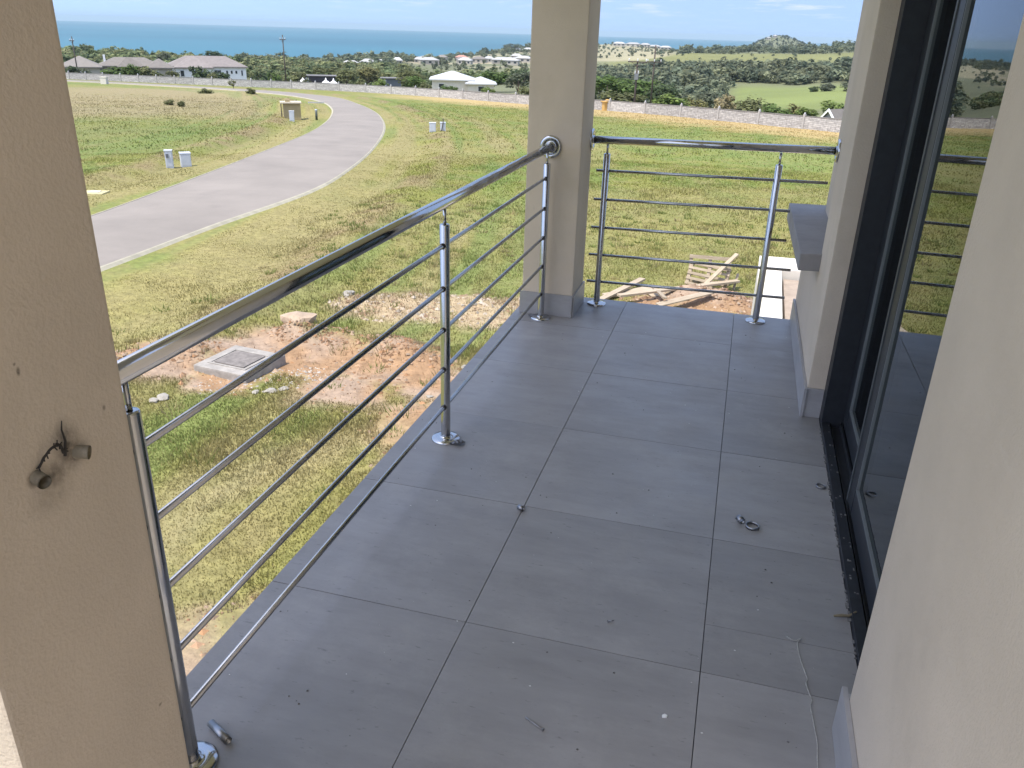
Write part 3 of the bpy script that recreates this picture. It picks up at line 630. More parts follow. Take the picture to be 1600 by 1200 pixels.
for k in range(130):
    x = random.uniform(-0.55, 0.88); y = random.uniform(0.0, 3.4); s = random.choice([0.0012, 0.0015, 0.002, 0.0028, 0.004])
    a = random.uniform(0, 6.3); u = (math.cos(a)*s, math.sin(a)*s*random.uniform(0.4, 1)); v = (-u[1], u[0])
    deb.add([(x-u[0], y-u[1], 0.0007), (x+v[0], y+v[1], 0.0007), (x+u[0], y+u[1], 0.0007), (x-v[0], y-v[1], 0.0007), (x, y, 0.0007+s*0.7)], [(0,1,4),(1,2,4),(2,3,4),(3,0,4)])
tag(deb.build('grit', DCONC), 'dark grit and crumbs scattered over the grey floor tiles', 'grit', kind='stuff')
deb = MB()
for k in range(70):
    x = random.uniform(-0.5, 0.88); y = random.uniform(0.1, 3.3); s = random.choice([0.001, 0.0014, 0.002, 0.003])
    deb.add([(x-s, y, 0.0007), (x, y-s*0.6, 0.0007), (x+s, y, 0.0007), (x, y+s*0.7, 0.0007), (x, y, 0.0007+s*0.7)], [(0,1,4),(1,2,4),(2,3,4),(3,0,4)])
tag(deb.build('plaster_crumbs', WHITE), 'white plaster crumbs scattered over the grey floor tiles', 'grit', kind='stuff')
st = MB(); pts = [(0.805,0.786),(0.815,0.778),(0.826,0.774),(0.842,0.790),(0.832,0.770),(0.833,0.74),(0.838,0.70),(0.845,0.665),(0.850,0.640),(0.846,0.628),(0.850,0.600),(0.857,0.57),(0.852,0.555),(0.855,0.52),(0.858,0.48),(0.861,0.44),(0.858,0.39),(0.859,0.33),(0.862,0.25)]
pts = [(q[0], q[1], 0.0022+0.002*abs(math.sin(i*1.7))) for i, q in enumerate(catmull(pts, 4))]
st.tube(pts, 0.0011, 6); small(st, 'string', mat('pale_string', (0.42, 0.40, 0.36), 0.9, var=0.3, vscale=80), 'thin pale string trailing over the tiles by the near wall', 'string')
tw = MB(); tw.tube([(0.93,0.906,0.006),(0.95,0.912,0.007),(0.967,0.914,0.008),(0.985,0.918,0.024)], [0.003,0.0045,0.004,0.0025], 8)
small(tw, 'twig', mat('dead_leaf', (0.16, 0.13, 0.08), 0.9), 'brown withered sprig lying on the door threshold', 'twig')
# torn plastic wrap at the railing feet
def wrap(x, y, s, label, n=16):
    mb = MB(); random.seed(int(x*1000)); m_ = 7; vs = []
    for i in range(m_):
        for j in range(m_):
            u = (i/(m_-1)-0.5); v = (j/(m_-1)-0.5); h = 0.004+0.013*abs(math.sin(u*9+v*5+x*7))*random.uniform(0.4, 1)
            r_ = 1-0.5*(abs(u)+abs(v))*random.uniform(0.1, 1); vs.append((x+u*s*r_*1.3, y+v*s*r_*0.8, h))
    mb.add(vs, [(i*m_+j, i*m_+j+1, (i+1)*m_+j+1, (i+1)*m_+j) for i in range(m_-1) for j in range(m_-1)])
    return small(mb, 'plastic_wrap', mat('grey_plastic_film', (0.10, 0.105, 0.12), 0.28, spec=0.7), label, 'plastic wrap')
wrap(-0.352, 1.520, 0.055, 'torn grey plastic wrap at the foot of the middle railing post')
wrap(-0.438, 3.040, 0.06, 'crumpled dark plastic wrap at the foot of the railing post by the far pillar')
random.seed(21)

# ================================================================ THINGS ON THE PLOT
def place(name, x, y, rz=0, dz=0.0): return empty(name, (x, y, gh(x, y)+dz), rz)
# manhole slab
OLDC = mat('dusty_concrete', (0.29, 0.265, 0.235), 0.95, var=0.25, vscale=6, bump=0.6, bscale=22, coord='World'); OLDD = mat('dusty_cover', (0.17, 0.15, 0.135), 0.95, var=0.3, vscale=9, bump=0.6, bscale=25, coord='World')
mh = place('manhole_slab', -7.15, 10.0, -0.12, 0.0); tag(mh, 'pale concrete manhole slab with dark square cover set in bare soil', 'manhole')
b_ = MB(); b_.box(-0.53, 0.53, -0.52, 0.52, -0.25, 0.15); b_.build('slab', OLDC, mh, 0.025)
b_ = MB(); b_.box(-0.30, 0.30, -0.28, 0.28, 0.1505, 0.170); b_.build('cover', OLDD, mh, 0.01)
b_ = MB(); b_.box(-0.38, 0.38, 0.305, 0.345, 0.1505, 0.163); b_.box(-0.38, 0.38, -0.345, -0.305, 0.1505, 0.163); b_.box(-0.38, -0.345, -0.304, 0.304, 0.1505, 0.163); b_.box(0.345, 0.38, -0.304, 0.304, 0.1505, 0.163); b_.build('frame', OLDC, mh)
def rock(name, x, y, s, m, label, cat, flat=0.6, seed=0, group=None):
    bm = bmesh.new(); bmesh.ops.create_icosphere(bm, subdivisions=2, radius=1); r_ = random.Random(seed)
    ph_ = [r_.uniform(0, 6) for _ in range(6)]
    for v in bm.verts:
        f_ = 1+0.22*math.sin(v.co.x*2.3+ph_[0])*math.cos(v.co.y*2.7+ph_[1])+0.12*math.sin(v.co.z*5+ph_[2]+v.co.x*4)+r_.uniform(-0.06, 0.06)
        v.co = Vector((v.co.x*f_*s*1.25, v.co.y*f_*s*0.9, v.co.z*f_*s*flat))
    me = bpy.data.meshes.new(name); bm.to_mesh(me); bm.free(); me.materials.append(m); o = bpy.data.objects.new(name, me); C.objects.link(o)
    o.location = (x, y, gh(x, y)+s*flat*0.35); o.rotation_euler = (0, 0, r_.uniform(0, 6)); return tag(o, label, cat, group)
STONE = mat('pale_stone', (0.29, 0.265, 0.225), 0.9, var=0.2, vscale=12, bump=0.5, bscale=30)
SOILM = mat('dug_soil', (0.30, 0.19, 0.115), 0.95, var=0.25, vscale=6, bump=0.6, bscale=25, coord='World')
rock('boulder', -7.25, 12.15, 0.26, mat('tan_rock', (0.36, 0.27, 0.19), 0.9, var=0.2, vscale=4, bump=0.4, bscale=15), 'rounded tan boulder on the soil bank behind the manhole slab', 'boulder', 0.55, 3)
for i, (x, y, s) in enumerate([(-6.15,9.25,0.09),(-6.0,9.4,0.07),(-6.35,9.15,0.06),(-7.5,8.45,0.10),(-7.55,8.3,0.07),(-7.42,14.6,0.14),(-3.72,9.9,0.05),(-3.66,11.4,0.06)]):
    lab = ['middle rubble lump of three below the manhole slab', 'rightmost rubble lump of three below the manhole slab', 'leftmost rubble lump of three below the manhole slab', 'larger flat pale stone in the grass left of the manhole slab', 'smaller pale stone in the grass left of the manhole slab', 'pale broken stone at the corner of the rubble patch', 'small pale stone on the soil nearest the balcony edge', 'small pale stone behind the middle railing post'][i]
    rock('stone', x, y, s, STONE, lab, 'stone', 0.45, i+20, 'loose stones on the plot')
# loose clods and rubble: uncountable
def clods(name, spots, n, m, smin, smax, label, colr):
    V = []; F = []; cols = []
    octa = np.array([(1,0,0),(-1,0,0),(0,1,0),(0,-1,0),(0,0,1),(0,0,-0.6)], float); of = np.array([(0,2,4),(2,1,4),(1,3,4),(3,0,4),(2,0,5),(1,2,5),(3,1,5),(0,3,5)])
    for k in range(n):
        sx, sy, r = random.choice(spots); a = random.uniform(0, 6.28); q = r*math.sqrt(random.random())*1.0
        x, y = sx+q*math.cos(a), sy+q*math.sin(a); s = random.uniform(smin, smax)*random.random()**1.5+smin*0.5
        o = octa*rng.uniform(0.6, 1.3, (6, 3))*s*np.array((1.2, 1.0, 0.7)); th = random.uniform(0, 6.28); c_, s_ = math.cos(th), math.sin(th)
        o = np.stack([o[:, 0]*c_-o[:, 1]*s_, o[:, 0]*s_+o[:, 1]*c_, o[:, 2]], 1)
        V.append((o, x, y)); cols.append(np.tile(np.array(random.choice(colr))*random.uniform(0.75, 1.25), (6, 1)))
    zz = ground_h(np.array([v[1] for v in V]), np.array([v[2] for v in V]))
    VV = np.concatenate([v[0]+np.array((v[1], v[2], z)) for v, z in zip(V, zz)]); FF = np.concatenate([of+6*i for i in range(n)])
    return tag(bulk(name, VV, FF, m, np.concatenate(cols)), label, 'soil', kind='stuff')
CLOD = vmat('soil_clods', 0.95, 0.2, 20, 0.3, 60, 0.01)
clods('soil_clods', SOIL[:12]+[(m_[0], m_[1], m_[2]) for m_ in MOUNDS[:6]]*3, 2600, CLOD, 0.012, 0.07, 'loose reddish soil clods around the manhole slab', [(0.33,0.21,0.13), (0.30,0.17,0.09), (0.20,0.12,0.07), (0.30,0.22,0.155)])
clods('rubble', RUBBLE, 1300, CLOD, 0.012, 0.08, 'broken building rubble strewn on the plot behind the soil bank', [(0.38,0.31,0.23), (0.30,0.22,0.14), (0.34,0.29,0.23), (0.24,0.16,0.10)])
clods('spoil_heap', SOIL[12:]+[(0.5,17.5,0.6)], 900, CLOD, 0.012, 0.08, 'heap of dark soil clods among the loose planks', [(0.26,0.17,0.11), (0.20,0.12,0.075), (0.36,0.27,0.2)])
clods('lime_spill', [(-6.1,9.9,0.5),(-6.5,9.6,0.5),(-7.0,9.15,0.4),(-5.9,10.2,0.35)], 500, CLOD, 0.006, 0.035, 'pale concrete spill around the manhole slab', [(0.40,0.36,0.31), (0.36,0.32,0.28)])

# leaning pallets, board and planks beyond the balcony end
def pallet(name, loc, rot, label, w=1.02, h=1.0, n=5, bh=0.095, back=3):
    e = empty(name, loc); e.rotation_euler = rot; tag(e, label, 'pallet', 'broken wooden pallets')
    for k in range(3):
        x = -w/2+0.045+(w-0.09)*k/2; MB().box(x-0.04, x+0.04, -0.05, 0.05, 0, h).build('bearer', WOOD, e)
    for k in range(n):
        z = 0.001+(h-bh)*k/(n-1); MB().box(-w/2, w/2, -0.072, -0.0505, z, z+bh).build('deck_board', WOOD, e)
    for k in range(back):
        z = 0.002+(h-bh)*k/max(1, back-1); MB().box(-w/2, w/2, 0.0505, 0.072, z, z+bh).build('deck_board', WOOD, e)
    return e
gp = gh(0.1, 18.7)
pallet('pallet', (0.08, 19.25, gp-0.02), (R(-9), 0, R(2)), 'upright open pallet frame leaning at the back of the pile', h=0.68, n=2, bh=0.075, back=2)
pallet('pallet', (0.04, 18.75, gp+0.0), (R(-24), R(4), R(-10)), 'broken slatted pallet slumped in front of the upright one', w=1.0, h=0.58, n=5, bh=0.062, back=3)
def plank(p0, p1, w, t, name, label):
    a = Vector(p0); b = Vector(p1); d = (b-a); ln = d.length; mb = MB().box(0, ln, -w/2, w/2, 0, t)
    o = mb.build(name, WOOD, None, 0.004); o.location = a; o.rotation_euler = d.to_track_quat('X', 'Z').to_euler(); return tag(o, label, 'plank', 'loose timber beyond the balcony end')
g0 = lambda x, y, dz=0.0: (x, y, gh(x, y)+dz)
plank((-0.02, 18.35, gp+0.10), (0.70, 18.95, gp+0.86), 0.13, 0.03, 'plank', 'single board with a hole propped steeply against the pallets')
plank(g0(-2.15, 16.3, 0.05), g0(-1.45, 18.4, 0.14), 0.16, 0.05, 'plank', 'thick pale plank lying at an angle beside the far pillar')
plank(g0(-2.1, 16.95, 0.03), g0(-1.15, 18.0, 0.05), 0.30, 0.03, 'plank', 'wide pale board lying flat under the angled planks')
plank(g0(-1.75, 16.5, 0.16), g0(0.80, 18.85, 0.22), 0.15, 0.05, 'plank', 'longest pale plank lying across the soil heap')
plank(g0(-1.15, 17.75, 0.16), g0(-0.72, 16.5, 0.22), 0.09, 0.04, 'plank', 'narrow batten crossing over the longest plank')
plank(g0(-0.85, 16.35, 0.10), g0(0.25, 17.1, 0.12), 0.22, 0.03, 'plank', 'short wide board nearest the balcony edge')
plank(g0(-1.2, 17.5, 0.03), g0(0.1, 18.2, 0.04), 0.5, 0.02, 'board', 'pale sheet of board lying flat below the pallets')
plank(g0(0.72, 18.8, 0.02), g0(0.78, 19.1, 0.36), 0.06, 0.03, 'plank', 'stub of timber standing at the right end of the pallets')
plank(g0(0.9, 18.3, 0.03), g0(1.4, 18.0, 0.03), 0.03, 0.02, 'plank', 'thin stick in the grass right of the pallets')
# low white garden wall (L shape) at the right, below the balcony
gw = empty('garden_wall', (1.1, 13.0, -4.1)); tag(gw, 'low sunlit cream wall forming a corner below the coping ledge', 'wall')
GO = Vector((1.1, 13.0, -4.1))
def gpart(mb, name, m, bevel=0.0):
    mb.v = [(v[0]-GO.x, v[1]-GO.y, v[2]-GO.z) for v in mb.v]; return mb.build(name, m, gw, bevel)
CREAM = mat('cream_plaster', (0.62, 0.57, 0.49), 0.9, var=0.06, vscale=3, bump=0.2, bscale=80, coord='World')
zt = -2.35
def pr(pts, z0, z1):
    n = len(pts); return MB().add([(x, y, z0) for x, y in pts]+[(x, y, z1) for x, y in pts], [tuple(range(n-1, -1, -1)), tuple(range(n, 2*n))]+[(i, (i+1) % n, n+(i+1) % n, n+i) for i in range(n)])
gpart(pr([(0.92, 6.0), (1.30, 6.0), (1.45, 13.85), (1.05, 13.85)], -4.3, zt), 'side_wall', CREAM, 0.01)
gpart(pr([(1.05, 13.852), (3.6, 13.95), (3.6, 14.85), (1.07, 14.75)], -4.3, zt-0.003), 'end_wall', CREAM, 0.01)
gpart(pr([(1.40, 6.0), (3.5, 6.0), (3.5, 13.8), (1.5, 13.8)], -4.2, zt-0.16), 'fill', mat('sandy_fill', (0.33, 0.26, 0.20), 0.95, var=0.2, vscale=5, coord='World'))

# roadside service boxes, hut, bollard
def service_box(x, y, w, d, h, rz, label, cap=0.02, panel_=True):
    e = place('service_box', x, y, rz, -0.02); tag(e, label, 'utility box', 'roadside utility boxes')
    MB().box(-w/2, w/2, -d/2, d/2, 0, h).build('body', PVC, e, 0.015)
    MB().box(-w/2-cap, w/2+cap, -d/2-cap, d/2+cap, h+0.0005, h+0.06).build('lid', PVC, e, 0.012)
    MB().box(-w/2+0.04, w/2-0.04, -d/2-0.012, -d/2-0.0005, 0.10, h-0.05).build('door', PVC, e, 0.004)
    if panel_: MB().box(-w/2+0.05, -w/2+0.17, -d/2-0.05, -d/2-0.0125, h-0.28, h-0.1).build('meter', PVCD, e, 0.005)
    return e
service_box(-26.0, 33.2, 0.34, 0.36, 0.80, 0.60, 'taller grey utility box, left of the pair beyond the road')
service_box(-25.65, 33.95, 0.46, 0.46, 0.64, 0.75, 'squat grey utility box, right of the pair beyond the road', panel_=False)
service_box(-22.95, 60.6, 0.50, 0.40, 0.66, 0.35, 'plain pale utility box on the lawn right of the road', panel_=False)
bx = service_box(-22.25, 61.0, 0.42, 0.40, 0.60, 0.35, 'pale utility box on the lawn with a dark stake against it', panel_=False)
MB().tube([(-0.1, -0.30, 0), (0.06, -0.24, 0.95)], 0.035, 8).build('stake', POLE, bx)
hut = place('service_kiosk', -39.4, 68.2, 0.55, -0.05); tag(hut, 'small tan roadside kiosk with overhanging flat roof beside the bend', 'kiosk')
HUTM = mat('tan_hut_plaster', (0.34, 0.27, 0.15), 0.9, var=0.1, vscale=2)
MB().box(-0.75, 0.75, -0.7, 0.7, 0, 1.45).build('body', HUTM, hut, 0.01)
MB().box(-1.0, 0.85, -0.9, 0.85, 1.4505, 1.56).build('roof', mat('hut_roof', (0.46, 0.40, 0.30), 0.9, var=0.15), hut, 0.01)
MB().box(-0.55, -0.15, -0.4, 0.0, 1.5605, 1.78).build('chimney', HUTM, hut)
MB().box(-0.98, -0.9, -0.86, -0.78, 0.3, 1.45).build('bracket', POLE, hut)
service_box(-38.25, 66.1, 0.42, 0.38, 0.84, 0.5, 'pale utility box standing in front of the tan kiosk', panel_=False)
bo = place('bollard', -36.6, 67.5, 0, -0.03); tag(bo, 'dark bollard light with pale top on the inside of the bend', 'bollard')
MB().tube([(0, 0, 0), (0, 0, 0.80)], 0.105, 14).build('shaft', mat('bollard_green', (0.05, 0.06, 0.045), 0.6), bo); MB().lathe([(0.105, 0.8005), (0.11, 0.88), (0.12, 0.885), (0.12, 0.93), (0.0, 0.95)], 14).build('lamp_head', PVC, bo)
ys_ = place('valve_cover', -22.9, 24.7, 0.3, -0.02); tag(ys_, 'flat yellowish concrete valve cover in the verge beside the near pillar', 'cover')
MB().box(-0.42, 0.42, -0.35, 0.35, 0, 0.12).build('slab', mat('yellow_concrete', (0.48, 0.42, 0.22), 0.9, var=0.2), ys_, 0.02)
MB().box(-0.2, 0.2, -0.16, 0.16, 0.1205, 0.14).build('cover_plate', CONC, ys_)
wb = place('service_box', -107.6, 124.3, 0.2, -0.05); tag(wb, 'pale stone post box beside the far road on the left', 'utility box', 'roadside utility boxes')
MB().box(-0.5, 0.5, -0.4, 0.4, 0, 1.1).build('body', CREAM, wb, 0.02); MB().box(-0.55, 0.55, -0.45, 0.45, 1.1005, 1.2).build('lid', CREAM, wb)
for i, (x, y, rz) in enumerate([(-56.6, 97.5, 0.6), (-51.9, 95.8, 0.6)]):
    e = place('storm_inlet', x, y, rz, 0.0); tag(e, ['dark storm water inlet in the verge behind the kiosk', 'dark storm water inlet at the inside of the bend'][i], 'drain', 'storm water inlets')
    MB().box(-0.9, 0.9, -0.35, 0.35, 0.0, 0.12).build('frame', DCONC, e); MB().box(-1.0, 1.0, -0.45, -0.36, 0.0, 0.2).build('lintel', CONC, e)
yp = place('gate_pillar', -17.6, 110.6, 0.55, -0.1); tag(yp, 'mustard yellow pillar standing in front of the boundary wall', 'pillar')
YEL = mat('mustard_plaster', (0.52, 0.32, 0.10), 0.9, var=0.08, vscale=2)
MB().box(-0.58, 0.58, -0.5, 0.5, 0, 1.15).build('shaft', YEL, yp, 0.02); MB().box(-0.72, 0.72, -0.64, 0.64, 1.1505, 1.27).build('cap', YEL, yp, 0.02); MB().add([(-0.45,-0.4,1.2705),(0.45,-0.4,1.2705),(0.45,0.4,1.2705),(-0.45,0.4,1.2705),(-0.1,0,1.5),(0.1,0,1.5)], [(0,1,5,4),(1,2,5),(2,3,4,5),(3,0,4),(3,2,1,0)]).build('top', YEL, yp)

# ---------------------------------------------------------------- boundary wall: posts, panels and cappings are pieces
def panel_material():
    m = bpy.data.materials.new('precast_panel'); m.use_nodes = True; n = m.node_tree.nodes; l = m.node_tree.links; b = n['Principled BSDF']; b.inputs['Roughness'].default_value = 0.92
    t = n.new('ShaderNodeTexCoord'); mp = n.new('ShaderNodeMapping'); mp.inputs['Rotation'].default_value = (R(90), 0, 0); l.new(t.outputs['Object'], mp.inputs[0])
    br = n.new('ShaderNodeTexBrick'); br.inputs['Scale'].default_value = 1.0; br.inputs['Brick Width'].default_value = 0.62; br.inputs['Row Height'].default_value = 0.17; br.inputs['Mortar Size'].default_value = 0.018
    br.inputs['Color1'].default_value = (0.47, 0.445, 0.42, 1); br.inputs['Color2'].default_value = (0.34, 0.32, 0.305, 1); br.inputs['Mortar'].default_value = (0.22, 0.205, 0.19, 1); br.inputs['Bias'].default_value = 0.0
    l.new(mp.outputs[0], br.inputs['Vector'])
    x = n.new('ShaderNodeTexNoise'); x.inputs['Scale'].default_value = 3.5; x.inputs['Detail'].default_value = 6; l.new(t.outputs['Object'], x.inputs['Vector'])
    mr = n.new('ShaderNodeMapRange'); mr.inputs[1].default_value = 0.3; mr.inputs[2].default_value = 0.7; mr.inputs[3].default_value = 0.75; mr.inputs[4].default_value = 1.25; l.new(x.outputs['Fac'], mr.inputs[0])
    oi = n.new('ShaderNodeObjectInfo'); m2 = n.new('ShaderNodeMapRange'); m2.inputs[3].default_value = 0.88; m2.inputs[4].default_value = 1.1; l.new(oi.outputs['Random'], m2.inputs[0])
    q = n.new('ShaderNodeMath'); q.operation = 'MULTIPLY'; l.new(mr.outputs[0], q.inputs[0]); l.new(m2.outputs[0], q.inputs[1])
    hs = n.new('ShaderNodeHueSaturation'); l.new(br.outputs['Color'], hs.inputs['Color']); l.new(q.outputs[0], hs.inputs['Value']); l.new(hs.outputs[0], b.inputs['Base Color'])
    return m
def build_wall():
    PAN = panel_material(); CAPM = mat('wall_capping', (0.20, 0.185, 0.17), 0.9, var=0.2, vscale=1)
    root = empty('boundary_wall', (-60, 136, gh(-60, 136, False))); tag(root, 'long pale precast concrete boundary wall crossing the grass below the sea', 'wall'); RO_ = Vector(root.location)
    dense = catmull(WALLP, 40); seg = np.hypot(*np.diff(dense, axis=0).T); cum = np.concatenate([[0], np.cumsum(seg)]); s = 0.5; pts = []
    while s < cum[-1]-1:
        i = np.searchsorted(cum, s)-1; t = (s-cum[i])/seg[i]; p = dense[i]*(1-t)+dense[i+1]*t; pts.append(p)
        s += 6.2 if p[0] > -66 else (5.2 if p[0] > -80 else 4.2)
    HW = 1.28
    pm = MB().box(-0.11, 0.11, -0.11, 0.11, -0.4, HW+0.16); po = pm.build('post', PCONC, root); pm2 = MB().box(-0.05, 0.05, -0.05, 0.05, HW+0.1605, HW+0.30).build('bracket', INSUL, po)
    for i, p in enumerate(pts):
        z = gh(p[0], p[1], False)
        if i == 0: o = po
        else:
            o = po.copy(); C.objects.link(o); o.parent = root; b2 = pm2.copy(); C.objects.link(b2); b2.parent = o
        nx = pts[min(i+1, len(pts)-1)]-pts[max(i-1, 0)]; ang = math.atan2(nx[1], nx[0])
        o.location = Vector((p[0], p[1], z))-RO_; o.rotation_euler = (0, 0, ang)
        if i+1 < len(pts):
            q = pts[i+1]; zq = gh(q[0], q[1], False); d = Vector((q[0]-p[0], q[1]-p[1], zq-z)); ln = d.length; zs = (zq-z)/ln
            mb = MB(); a0, a1 = 0.12, ln-0.12
            vs = [(a0,-0.04,-0.4+a0*zs),(a1,-0.04,-0.4+a1*zs),(a1,0.04,-0.4+a1*zs),(a0,0.04,-0.4+a0*zs),(a0,-0.04,HW-0.08+a0*zs),(a1,-0.04,HW-0.08+a1*zs),(a1,0.04,HW-0.08+a1*zs),(a0,0.04,HW-0.08+a0*zs)]
            fs = [(0,3,2,1),(4,5,6,7),(0,1,5,4),(1,2,6,5),(2,3,7,6),(3,0,4,7)]
            o2 = mb.add(vs, fs).build('panel', PAN, root); o2.location = Vector((p[0], p[1], z))-RO_; o2.rotation_euler = (0, 0, math.atan2(d.y, d.x))
            c2 = MB().add([(v[0], v[1]*1.9, (v[2]+0.405+HW-0.08 if k < 4 else v[2]+0.075)) for k, v in enumerate(vs)], fs).build('capping', CAPM, root); c2.location = o2.location; c2.rotation_euler = o2.rotation_euler
build_wall()

# ---------------------------------------------------------------- foliage
LEAF = {}
def leaf_mat(name, col, var=0.3): 
    m = vmat(name, 0.8, var, 1.2, 0, translucent=True); LEAF[name] = (m, col); return m
for nm, col in dict(green=(0.105,0.155,0.045), olive=(0.15,0.16,0.07), grey=(0.125,0.14,0.09), yellow=(0.21,0.20,0.085), lime=(0.16,0.21,0.06), dark=(0.08,0.11,0.05), straw=(0.33,0.275,0.16), blossom=(0.32,0.27,0.15)).items(): leaf_mat(nm, col)
def crown_arrays(r_, nclump, nleaf, leaf, shape=(1, 1, 1), hollow=0.35):
    """unit crown (radius 1, standing on z=0..2) of leaf quads gathered in clumps"""
    V = []; sh = []
    for c in range(nclump):
        th = r_.uniform(0, 2*math.pi); ph_ = math.acos(r_.uniform(-0.75, 1)); rr = r_.uniform(hollow, 0.78)
        cx = np.array((math.sin(ph_)*math.cos(th), math.sin(ph_)*math.sin(th), math.cos(ph_)))*rr; cs = r_.uniform(0.24, 0.42); tone = r_.uniform(0.8, 1.25)
        for k in range(nleaf):
            d = r_.normal(size=3); d /= np.linalg.norm(d); p = cx+d*cs*r_.uniform(0.55, 1.0)
            nrm = d*0.7+r_.normal(size=3)*0.4+np.array((0, 0, 0.75)); nrm /= np.linalg.norm(nrm)
            a = np.cross(nrm, r_.normal(size=3)); a /= np.linalg.norm(a)+1e-6; b = np.cross(nrm, a); l = leaf*r_.uniform(0.6, 1.3)
            V += [p-a*l-b*l*0.5, p+a*l*0.2-b*l*0.7, p+a*l+b*l*0.4, p-a*l*0.3+b*l*0.7]; sh += [tone*r_.uniform(0.75, 1.25)]*4
    V = np.array(V)*np.array(shape)+np.array((0, 0, 1.0*shape[2])); F = np.arange(len(V)).reshape(-1, 4); return V, F, np.array(sh)
_crowns = {}
def crown_mesh(kind, var, style):
    key = (kind, var, style)
    if key not in _crowns:
        r_ = np.random.default_rng(100+var*7+hash(style) % 5 if False else 100+var*7+len(style))
        if style == 'bush': V, F, s = crown_arrays(r_, 16, 46, 0.105, (1, 1, 0.85))
        elif style == 'loose': V, F, s = crown_arrays(r_, 11, 44, 0.095, (1, 1, 1), 0.5)
        else: V, F, s = crown_arrays(r_, 22, 46, 0.085, (1, 1, 0.9), 0.4)
        m, col = LEAF[kind]; me_o = bulk('crown', V, F, m, np.array(col)[None]*s[:, None]); me = me_o.data; bpy.data.objects.remove(me_o); _crowns[key] = me
    return _crowns[key]
def tree(x, y, w, top, kind, style, label, cat='tree', group=None, name=None, trunk=None):
    z = gh(x, y)-0.1; h = max(top-z, w*0.45); name = name or ('shrub' if cat == 'shrub' else 'tree')
    e = empty(name, (x, y, z), random.uniform(0, 6.28)); tag(e, label, cat, group)
    ch = h*(0.98 if style == 'bush' else 0.78); cw = w/2*1.08
    c = bpy.data.objects.new('crown', crown_mesh(kind, random.randrange(3), style)); C.objects.link(c); c.parent = e
    c.scale = (cw, cw*random.uniform(0.85, 1.1), ch/1.85); c.location = (0, 0, h-ch-(0.22*h if style == 'bush' else 0))
    if style == 'bush': c.scale.z *= 1.22
    mb = MB(); tr_ = max(0.05, h*0.022)
    mb.tube([(0, 0, -0.2), (0.1*tr_, 0, (h-ch)*0.6+0.1), (tr_, tr_*0.5, h-ch*0.5)], [tr_*1.3, tr_, tr_*0.5], 8)
    for k in range(4):
        a = k*1.57+random.uniform(-0.4, 0.4); mb.tube([(0, 0, (h-ch)*0.8+0.1), (math.cos(a)*cw*0.35, math.sin(a)*cw*0.35, h-ch*0.6), (math.cos(a)*cw*0.6, math.sin(a)*cw*0.6, h-ch*0.35)], [tr_*0.7, tr_*0.4, tr_*0.15], 6)
    mb.build('trunk', BARK, e); return e
BW = 'trees and shrubs behind the boundary wall'
